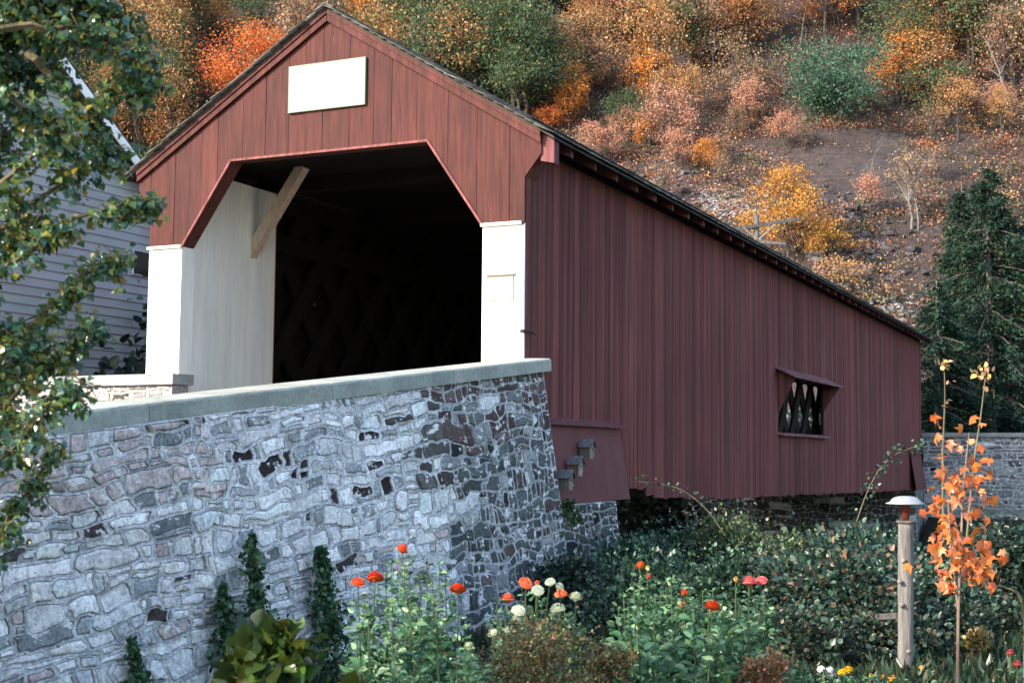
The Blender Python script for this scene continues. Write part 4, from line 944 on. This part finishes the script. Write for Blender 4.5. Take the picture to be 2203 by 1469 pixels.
# feeder post
FD = 11.0; pb = at(1948, 1469, FD); pt = at(1949, 1124, FD); gz = hgt(pb.x, pb.y)-.1
e = empty('feeder_post', (pb.x, pb.y, gz), 'weathered knotty wooden post carrying an upturned pan', 'post')
mb = MB(); n = 12; nr = 26; vs = []; fs = []; base = Vector((pb.x+.0, pb.y, gz)); 
for i in range(nr+1):
    p = base.lerp(pt, i/nr); rr = .062*(1+.04*noise.noise(Vector((i*.8, 1, 1))))
    for k in range(n):
        t = 6.283*k/n; q = rr*(1+.10*noise.noise(Vector((math.cos(t)*2, math.sin(t)*2, i*.45)))); vs.append((p.x+q*math.cos(t), p.y+q*math.sin(t), p.z))
for i in range(nr):
    for k in range(n): fs.append((i*n+k, i*n+(k+1) % n, (i+1)*n+(k+1) % n, (i+1)*n+k))
fs.append(tuple(nr*n+k for k in range(n))); mb.add(vs, fs)
for x, y in ((1940, 1300), (1955, 1400), (1936, 1250), (1944, 1205)):
    c = at(x, y, FD-.065); mb.lathe(c-Vector((0, 0, .012)), [(.004, -.006), (.02, 0), (.022, .012), (.018, .024), (.004, .03)], 8, (1.15, 1.1, 1.05))
mb.build('post', M_POST, e, smooth=True)
c = at(1949, 1124, FD)
mb = MB(); mb.lathe(c, [(.075, 0), (.078, .006), (.078, .016), (.07, .02)], 20, (.75, .7, .62)); mb.build('base_plate', M_POST, e)
mb = MB(); mb.lathe(c+Vector((0, 0, .02)), [(.024, 0), (.030, .03), (.040, .09), (.046, .125), (.046, .135)], 20); mb.build('red_pot', M_REDPOT, e, smooth=True)
mb = MB(); mb.lathe(c+Vector((0, 0, .155)), [(.075, -.004), (.155, -.004), (.160, .002), (.125, .014), (.110, .036), (.085, .052), (.05, .060), (.01, .063)], 28); mb.build('upturned_pan', M_METAL, e, smooth=True)
e = empty('garden_rail', at(1850, 1330, 12.2), 'thin grey horizontal rail running left from the feeder post', 'rail')
mb = MB(); mb.beam(at(1760, 1334, 12.4), at(1932, 1323, 11.2), .03, .05, col=(.5, .5, .52)); mb.build('bar', M_POST, e)
for x in (1800,): 
    p = at(x, 1331, 12.1); mb = MB(); mb.tube([(p.x, p.y, hgt(p.x, p.y)-.1), (p.x, p.y, p.z+.02)], .02, 6, (.4, .4, .4)); mb.build('support', M_POST, e)

# climbing vines on the wall
def vine(px, pyt, wpx, lab, n=900):
    # the vine stands just clear of the wall face
    r = ray(px, pyt); t = (.62-CX)/r.x; top = at(px, pyt, 1)*0+Vector((CX, CY, CZ))+r*t; b = Vector((top.x+.15, top.y, -1.75)); e = empty('climbing_vine', b, lab, 'vine', 'narrow vines climbing the stone wall')
    H = top.z-b.z; mb = MB(); pth = [Vector((0, 0, 0)), Vector((-.02, .02, H*.4)), Vector((-.1, 0, H*.8)), Vector((-.15, 0, H))]; mb.tube(pth, [.006, .005, .004, .002], 5, (.1, .1, .05)); o = mb.build('stem', M_BARK, e); o.location = (0, 0, 0)
    s = RNG.random(n)**.9; Rw = wpx*t/FPX/2*.5; wid = Rw*(2.1-1.9*s)*(1+.35*np.sin(s*17+px))
    P = np.stack([-.15*s+RNG.normal(size=n)*wid*.8, RNG.normal(size=n)*wid, s*H], 1)
    o = leaves('foliage', P, rnd_dirs(n, -.3), RNG.uniform(.025, .055, n), pal(n, [(.05, .12, .055), (.09, .18, .08), (.025, .07, .035)], .3), OVATE, M_LEAF, e); o.location = (0, 0, 0)
vine(540, 1150, 60, 'tallest narrow vine on the pale stones', 1400); vine(478, 1258, 62, 'short vine left of the tallest vine', 1000); vine(690, 1178, 66, 'bushy vine left of the red zinnias', 1700); vine(282, 1375, 46, 'lowest small vine near the left corner', 420)
# weed tuft on the wall
shrub(1222, 1084, 15.3, 42, 'small green weed growing in the joint below the birdhouses', n=220, leaf=.045, cols=[(.05, .10, .04)], zb=at(1222, 1130, 15.3).z, name='wall_weed', cat='plant')

# big-leaved bush, bottom left of the bed
e = shrub(598, 1378, 6.2, 330, 'large-leaved yellow-green bush at the bottom of the picture', cols=[(.055, .095, .02), (.04, .075, .018), (.025, .05, .018), (.10, .125, .02)], n=1300, leaf=.085, T=OVATE, name='hydrangea_bush', cat='bush', mat_=M_GLOSSLEAF, up=.2, depth=.8, clump=.1)

# zinnias
def flower(px, py, D, col, r, lab, group, stem_leaves=60, parent=None, tilt=0, kind='zinnia_plant', lz=.075, cols=None, dome=.5):
    r = r*1.15; h = at(px, py, D); gz = hgt(h.x, h.y); bx_, by_ = h.x+random.gauss(0, .04), h.y+random.gauss(0, .04)
    e = empty(kind, (bx_, by_, gz), lab, 'flower', group); H = h.z-gz
    off = Vector((h.x-bx_, h.y-by_, H)); mb = MB(); mb.tube([Vector((0, 0, 0)), Vector((off.x*.3, off.y*.3, H*.5)), off], [.007, .006, .004], 5, (.07, .11, .045)); o = mb.build('stem', M_BARK, e); o.location = (0, 0, 0)
    n = stem_leaves; s = RNG.uniform(.1, .93, n); a = (np.arange(n) % 2)*math.pi+np.arange(n)//2*1.57+RNG.normal(size=n)*.3
    U = unit(np.stack([np.cos(a), np.sin(a), RNG.uniform(.0, .6, n)], 1)); P = np.stack([off.x*s, off.y*s, H*s], 1)+U*.01
    spread = RNG.random(n)*.14*(1.1-s); P = P+U*spread[:, None]
    o = leaves('foliage', P, U, lz*(1.25-.75*s)*RNG.uniform(.8, 1.25, n), pal(n, cols or [(.08, .19, .09), (.13, .26, .13), (.045, .12, .06), (.19, .32, .17)], .2), NARROW, M_LEAF, e); o.location = (0, 0, 0)
    # head: rings of petals on a domed centre
    PP, UU, CC, SS = [], [], [], []
    for ring in range(5):
        k = 17-ring*2; el = (-.12, .18, .5, .85, 1.2)[ring]; zz = (0, .12, .26, .42, .5)[ring]*r; rad = (.45, .5, .45, .32, .12)[ring]*r
        for i in range(k):
            b_ = 6.283*(i+ring*.5)/k; u = np.array((math.cos(b_)*math.cos(el), math.sin(b_)*math.cos(el), math.sin(el)))
            PP.append(np.array((off.x, off.y, off.z+zz))+np.array((math.cos(b_), math.sin(b_), 0))*rad); UU.append(u); SS.append(r*(.62, .52, .42, .32, .25)[ring]*random.uniform(.85, 1.15)); CC.append(np.array(col)*random.uniform(.82, 1.12))
    PP, UU, CC, SS = map(np.array, (PP, UU, CC, SS)); T_ = (np.array([[0,0,0],[.38,.5,.03],[.26,1,-.04],[-.26,1,-.04],[-.38,.5,.03]]), None)
    V_ = []; F_ = []; C_ = []
    Nn = unit(np.array((0, 0, 1.))-UU*UU[:, 2:3]+1e-3); X = np.cross(UU, Nn)
    mbp = MB()
    for i in range(len(PP)):
        q = [PP[i]+SS[i]*(t_[0]*X[i]+t_[1]*UU[i]+t_[2]*Nn[i]) for t_ in T_[0]]; mbp.add([tuple(p) for p in q], [(0, 1, 2, 3, 4)], tuple(np.clip(CC[i], 0, .95)))
    mbp.lathe(Vector((off.x, off.y, off.z-.012)), [(.006, -.014), (r*.4, -.006), (r*.80, 0), (r*.86, r*.12), (r*.72, r*.32), (r*.45, r*.50), (r*.15, r*.58)], 10, tuple(np.clip(np.array(col)*.9, 0, 1)))
    tl = Matrix.Rotation(random.gauss(0, .28), 3, 'X') @ Matrix.Rotation(random.gauss(0, .28), 3, 'Y'); mbp.v = [tuple(off+tl @ (Vector(q)-off)) for q in mbp.v]
    o = mbp.build('flower_head', M_PETAL, e); o.location = (0, 0, 0)
    return e
RED = (.78, .085, .012); COR = (.80, .17, .07); CRM = (.95, .93, .66); PNK = (.82, .16, .16); YEL = (.85, .55, .03); WHT = (.88, .87, .85)
Z = [ (866, 1180, 8.6, RED, .040, 'red zinnia on the tallest stem before the stone wall'), (770, 1252, 8.4, RED, .036, 'red zinnia furthest left of the bed'), (807, 1242, 8.4, RED, .042, 'large red zinnia second from the left'),
 (985, 1267, 8.4, RED, .042, 'red zinnia alone between the tall stems and the coral ones'), (1092, 1287, 8.6, COR, .042, 'coral zinnia left of the cream flowers'), (1131, 1254, 8.8, COR, .040, 'coral zinnia above the cream flowers'),
 (1207, 1277, 8.8, COR, .034, 'coral zinnia between two cream flowers'), (1156, 1252, 8.9, COR, .016, 'small orange bud next to the upper coral zinnia'),
 (1378, 1215, 9.4, (.8, .20, .04), .030, 'orange zinnia on top of the middle clump'), (1395, 1238, 9.4, COR, .020, 'half-open orange zinnia just under the top one'), (1472, 1272, 9.4, RED, .022, 'small red zinnia in the middle clump'), (1470, 1300, 9.3, (.6, .15, .05), .022, 'faded red zinnia below the small red one'),
 (1533, 1304, 8.1, RED, .045, 'big red zinnia near the pink ones'), (1612, 1251, 9.2, PNK, .046, 'larger pink zinnia at the right of the bed'), (1638, 1249, 9.25, PNK, .036, 'smaller pink zinnia touching the larger pink one'), (1583, 1244, 9.2, (.8, .4, .1), .014, 'orange bud left of the pink zinnias'),
 (1393, 1220, 9.5, (.75, .7, .3), .014, 'yellowish bud beside the top orange zinnia')]
for px, py, D, c, r, lab in Z: flower(px, py, D, c, r, lab, 'zinnias in the garden bed')
CR = [(1184, 1251, .026, 'cream flower highest on its thin stem'), (1204, 1260, .024, 'small cream flower right of the highest one'), (1157, 1269, .032, 'cream flower under the upper coral zinnia'), (1239, 1283, .036, 'tilted cream flower furthest right'), (1200, 1309, .040, 'largest cream flower, domed'),
 (1116, 1313, .036, 'cream flower under the left coral zinnia'), (1111, 1331, .030, 'flat cream flower below its larger neighbour'), (1093, 1355, .018, 'small yellow cream bud'), (1062, 1363, .034, 'cream flower low at the left'), (1158, 1349, .014, 'tiny yellow bud over the brownish bush'), (1009, 1388, .026, 'pale yellow flower over the zinnia leaves'), (990, 1414, .022, 'lowest pale yellow flower')]
for px, py, r, lab in CR: flower(px, py, 8.0, CRM, r, lab, 'cream flowers in the garden bed', stem_leaves=16, kind='marigold_plant', dome=.6)
YF = [(1812, 1446, YEL, .032, 'left of the two large yellow flowers'), (1826, 1440, YEL, .032, 'right of the two large yellow flowers'), (1872, 1452, YEL, .018, 'small yellow flower left of the post'), (1901, 1457, YEL, .026, 'yellow flower in the cluster at the post foot'), (1911, 1464, YEL, .032, 'lowest yellow flower at the post foot'), (1922, 1455, (.8, .4, .08), .018, 'orange-yellow flower touching the post'), (1983, 1434, (.85, .5, .15), .014, 'small orange-yellow flower right of the post'), (1996, 1464, YEL, .018, 'yellow flower at the bottom edge right of the post'),
 (1786, 1440, WHT, .030, 'upper white flower of the white bunch'), (1790, 1452, WHT, .030, 'middle white flower of the white bunch'), (1784, 1462, WHT, .028, 'lower white flower of the white bunch'), (1766, 1438, WHT, .024, 'white flower standing left of the bunch'), (1885, 1463, WHT, .014, 'tiny white flower among the yellow ones'), (2174, 1402, (.55, .10, .10), .028, 'dull red flower at the right edge'), (2189, 1426, (.55, .08, .09), .028, 'lower dull red flower at the right edge')]
for px, py, c, r, lab in YF: flower(px, py, 10.2, c, r, lab, 'small flowers around the feeder post', stem_leaves=14, kind='chrysanthemum_plant', lz=.05, dome=.6)
# flowerless leafy stems that fill the clumps
def fill_clump(pts, D, lab, group, lz=.085, cols=None, nl=46):
    first = None
    for px, py in pts:
        d = D+random.uniform(-.4, .5); h = at(px, py, d); gz = hgt(h.x, h.y); H = h.z-gz; e = empty('leafy_plant', (h.x, h.y, gz), lab, 'plant', group)
        mb = MB(); mb.tube([Vector((0, 0, 0)), Vector((.02, 0, H*.5)), Vector((0, 0, H))], [.007, .006, .003], 5, (.07, .11, .045)); o = mb.build('stem', M_BARK, e); o.location = (0, 0, 0)
        n = nl; s = RNG.uniform(.05, 1, n); a = RNG.uniform(0, 6.283, n); U = unit(np.stack([np.cos(a), np.sin(a), RNG.uniform(-.1, .9, n)], 1)); P = np.stack([0*s, 0*s, H*s], 1)+U*(RNG.random((n, 1))*.13*(1.15-s[:, None]))
        o = leaves('foliage', P, U, lz*(1.25-.7*s)*RNG.uniform(.75, 1.25, n), pal(n, cols or [(.08, .19, .09), (.13, .26, .13), (.045, .12, .06), (.19, .32, .17)], .25), NARROW, M_LEAF, e); o.location = (0, 0, 0)
fill_clump([(x, 1195+abs(x-890)*.30+random.uniform(-10, 40)) for x in (830, 842, 855, 905, 918, 930, 945, 958, 880, 870)], 8.6, 'tall leafy zinnia stem without flower before the wall', 'flowerless tall stems before the wall', lz=.06, nl=90)
fill_clump([(random.uniform(765, 1010), random.uniform(1285, 1370)) for _ in range(22)], 8.2, 'leafy zinnia stem in the left clump', 'leafy stems of the left clump')
fill_clump([(random.uniform(1060, 1260), random.uniform(1285, 1350)) for _ in range(14)], 8.6, 'leafy stem under the cream flowers', 'leafy stems under the cream flowers', lz=.06)
fill_clump([(x, 1235+abs(x-1440)*.32+random.uniform(0, 45)) for x in np.linspace(1330, 1545, 20)], 9.2, 'leafy stem in the middle clump', 'leafy stems of the middle clump')
fill_clump([(random.uniform(1340, 1560), random.uniform(1310, 1400)) for _ in range(20)], 8.4, 'leafy stem low in the middle clump', 'lower leafy stems of the middle clump', lz=.10)
fill_clump([(random.uniform(1545, 1680), random.uniform(1275, 1380)) for _ in range(16)], 9.1, 'leafy stem under the pink zinnias', 'leafy stems under the pink zinnias')
fill_clump([(random.uniform(1640, 1760), random.uniform(1370, 1440)) for _ in range(8)], 9.2, 'low leafy stem right of the pink zinnias', 'low leafy stems right of the pink zinnias', lz=.06)
fill_clump([(random.uniform(760, 1080), random.uniform(1390, 1450)) for _ in range(18)], 7.2, 'low leafy stem at the bottom of the left clump', 'low leafy stems at the bottom', lz=.08)
fill_clump([(random.uniform(1740, 1930), random.uniform(1450, 1475)) for _ in range(10)], 9.8, 'low leaves under the yellow and white flowers', 'low leaves under the small flowers', lz=.045)
BRN = [(.14, .13, .05), (.20, .14, .06), (.09, .12, .05), (.30, .13, .07), (.12, .16, .07)]
shrub(1170, 1362, 7.6, 320, 'fine-leaved brownish green bush in front of the cream flowers', cols=BRN, n=7500, leaf=.020, T=QUAD, name='fine_leaved_bush', cat='bush', clump=.13)
shrub(1320, 1395, 7.9, 180, 'smaller fine-leaved bush right of the brownish one', cols=BRN, n=3500, leaf=.020, T=QUAD, name='fine_leaved_bush', cat='bush', clump=.12)
shrub(1655, 1408, 8.4, 130, 'reddish brown fine-leaved bush at the bottom right of the bed', cols=[(.30, .14, .07), (.24, .15, .07), (.15, .15, .07), (.4, .16, .08)], n=3200, leaf=.022, T=QUAD, name='fine_leaved_bush', cat='bush', clump=.12)
shrub(2101, 1362, 11.5, 60, 'small yellowish grass tuft on the garden lawn', cols=[(.25, .17, .06), (.14, .13, .05)], n=400, leaf=.05, T=QUAD, name='grass_tuft', cat='grass tuft')
# rough grass and ground cover
n = 60000; D = 7+RNG.random(n)**.8*16; px = RNG.uniform(350, 2400, n); P = []
for a, d in zip(px, D):
    q = ray(a, 1300); x, y = CX+q.x*d, CY+q.y*d
    if x > .95 and y < 14: P.append((x, y, hgt(x, y)-.01))
P = np.array(P); n = len(P); U = unit(RNG.normal(size=(n, 3))*.35+np.array((0, 0, 1)))
tag(leaves('ground_cover', P, U, RNG.uniform(.06, .2, n), pal(n, [(.022, .05, .028), (.035, .07, .035), (.018, .04, .024), (.07, .065, .035)], .25), (QUAD[0]*np.array([.30, 1, 1]), QUAD[1]), M_LEAF), 'rough grass and weeds covering the garden ground', 'grass', kind='stuff')

# ------------------------------------------------------------------ poplar at the left
pt = empty('poplar_tree', Vector((.9, -11.6, -1.75)), 'leafy poplar branches with glossy green and yellow leaves at the left edge', 'tree')
TD = 6.0; tb = MB(); LP = []; LU = []
trunk = [at(-330, 1700, TD+.2), at(-320, 1200, TD+.2), at(-300, 700, TD+.2), at(-270, 200, TD+.2), at(-230, -400, TD+.2), at(-180, -900, TD+.2)]
trunk[0].z = -1.9
tb.tube(trunk, [.13, .12, .10, .085, .06, .03], 10, (.22, .20, .17))
rs_ = random.Random(5)
def limb(pts, dz, nl, spread, r=.018):
    n = 16; P3 = [at(x, y, TD+dz+.1*i) for i, (x, y) in enumerate(pts)]; path = []
    for i in range(n+1):
        t = i/n*(len(P3)-1); j = min(int(t), len(P3)-2); path.append(P3[j].lerp(P3[j+1], t-j)+Vector((rs_.gauss(0, .008), rs_.gauss(0, .008), rs_.gauss(0, .008))))
    tb.tube(path, [r*(1-.8*i/n) for i in range(n+1)], 5, (.13, .10, .06), cap=False)
    for k in range(max(3, int(nl/11))):
        j = rs_.randint(3, n); s = path[j]; d = Vector((rs_.gauss(0, 1), rs_.gauss(0, 1), rs_.gauss(-.1, .8))).normalized()*rs_.uniform(.3, 1)*spread
        tb.tube([s, s+d*.5+Vector((0, 0, .02)), s+d], [r*.25, r*.18, .0015], 4, (.13, .11, .05), cap=False)
        for q in range(11):
            t = rs_.uniform(.25, 1.05); p = s+d*t; o_ = Vector((rs_.gauss(0, 1), rs_.gauss(0, 1), rs_.gauss(-.5, .8))).normalized(); LP.append(tuple(p+o_*.03)); LU.append(tuple(o_*.7+Vector((rs_.gauss(0, .4), rs_.gauss(0, .4), -.35))))
for pts, nl, sp in (([(-290, 600), (-150, 300), (0, 100), (200, 20), (300, 60)], 420, .22), ([(-290, 500), (-100, 200), (60, -40), (160, -100)], 420, .26), ([(-280, 700), (-100, 480), (80, 330), (230, 210), (325, 165)], 330, .14), ([(-290, 800), (-80, 560), (90, 420), (200, 340), (255, 320)], 300, .13),
        ([(-300, 900), (-120, 700), (30, 560), (150, 470), (260, 440), (330, 445)], 300, .11), ([(-310, 1100), (-150, 900), (0, 760), (120, 650), (200, 580), (250, 560)], 320, .12), ([(-310, 1150), (-120, 1000), (50, 830), (130, 760), (205, 700)], 320, .13), ([(-320, 1300), (-150, 1150), (-10, 1000), (90, 890), (180, 820)], 320, .13),
        ([(-320, 1400), (-150, 1280), (-20, 1160), (70, 1040), (140, 960)], 260, .13), ([(-320, 1450), (-180, 1320), (-60, 1220), (20, 1130)], 160, .12), ([(-280, 300), (-80, 60), (60, -150)], 300, .3), ([(-250, 0), (0, -200), (250, -260)], 300, .3),
        ([(-290, 650), (-200, 500), (-60, 380), (40, 260)], 480, .24), ([(-290, 450), (-160, 240), (-20, 160), (110, 160)], 520, .24), ([(-300, 900), (-200, 700), (-60, 560), (20, 480)], 420, .22), ([(-300, 1000), (-180, 860), (-50, 760), (40, 690)], 320, .2), ([(-290, 300), (-120, 120), (40, 40), (150, 60)], 520, .26), ([(0, 60), (180, 60), (270, 110), (300, 190)], 260, .14), ([(60, 120), (150, 190), (200, 250), (215, 300)], 110, .11), ([(-200, 260), (20, 210), (110, 260), (150, 330)], 240, .14), ([(-60, 20), (120, -20), (240, 10)], 300, .2),
        ([(-300, 800), (-160, 640), (0, 520), (90, 470)], 320, .16), ([(-310, 1050), (-150, 900), (-20, 820), (80, 740)], 320, .15), ([(-320, 1250), (-160, 1080), (-30, 960), (60, 880)], 260, .14), ([(-200, 120), (-40, 60), (90, 30)], 320, .22),
        ([(-230, -300), (-60, -500), (150, -600)], 300, .35), ([(-260, 100), (-450, -100), (-600, -300)], 300, .35), ([(-290, 700), (-480, 500), (-650, 350)], 300, .35), ([(-300, 1000), (-480, 850), (-600, 800)], 250, .3)):
    limb(pts, rs_.uniform(-.5, .6), int(nl*2.5), sp)
ob = tb.build('trunk', M_BARK, pt)
P = np.array(LP); U = unit(np.array(LU)); n = len(P)
C = pal(n, [(.07, .15, .07), (.12, .19, .05), (.20, .21, .045), (.09, .19, .15), (.30, .24, .05), (.48, .33, .06)], .25, w=[6, 5, 2.2, 5, .9, .35])
leaves('foliage', P, U, RNG.uniform(.022, .046, n), C, POPLAR, M_GLOSSLEAF, pt); print('poplar leaves', n)
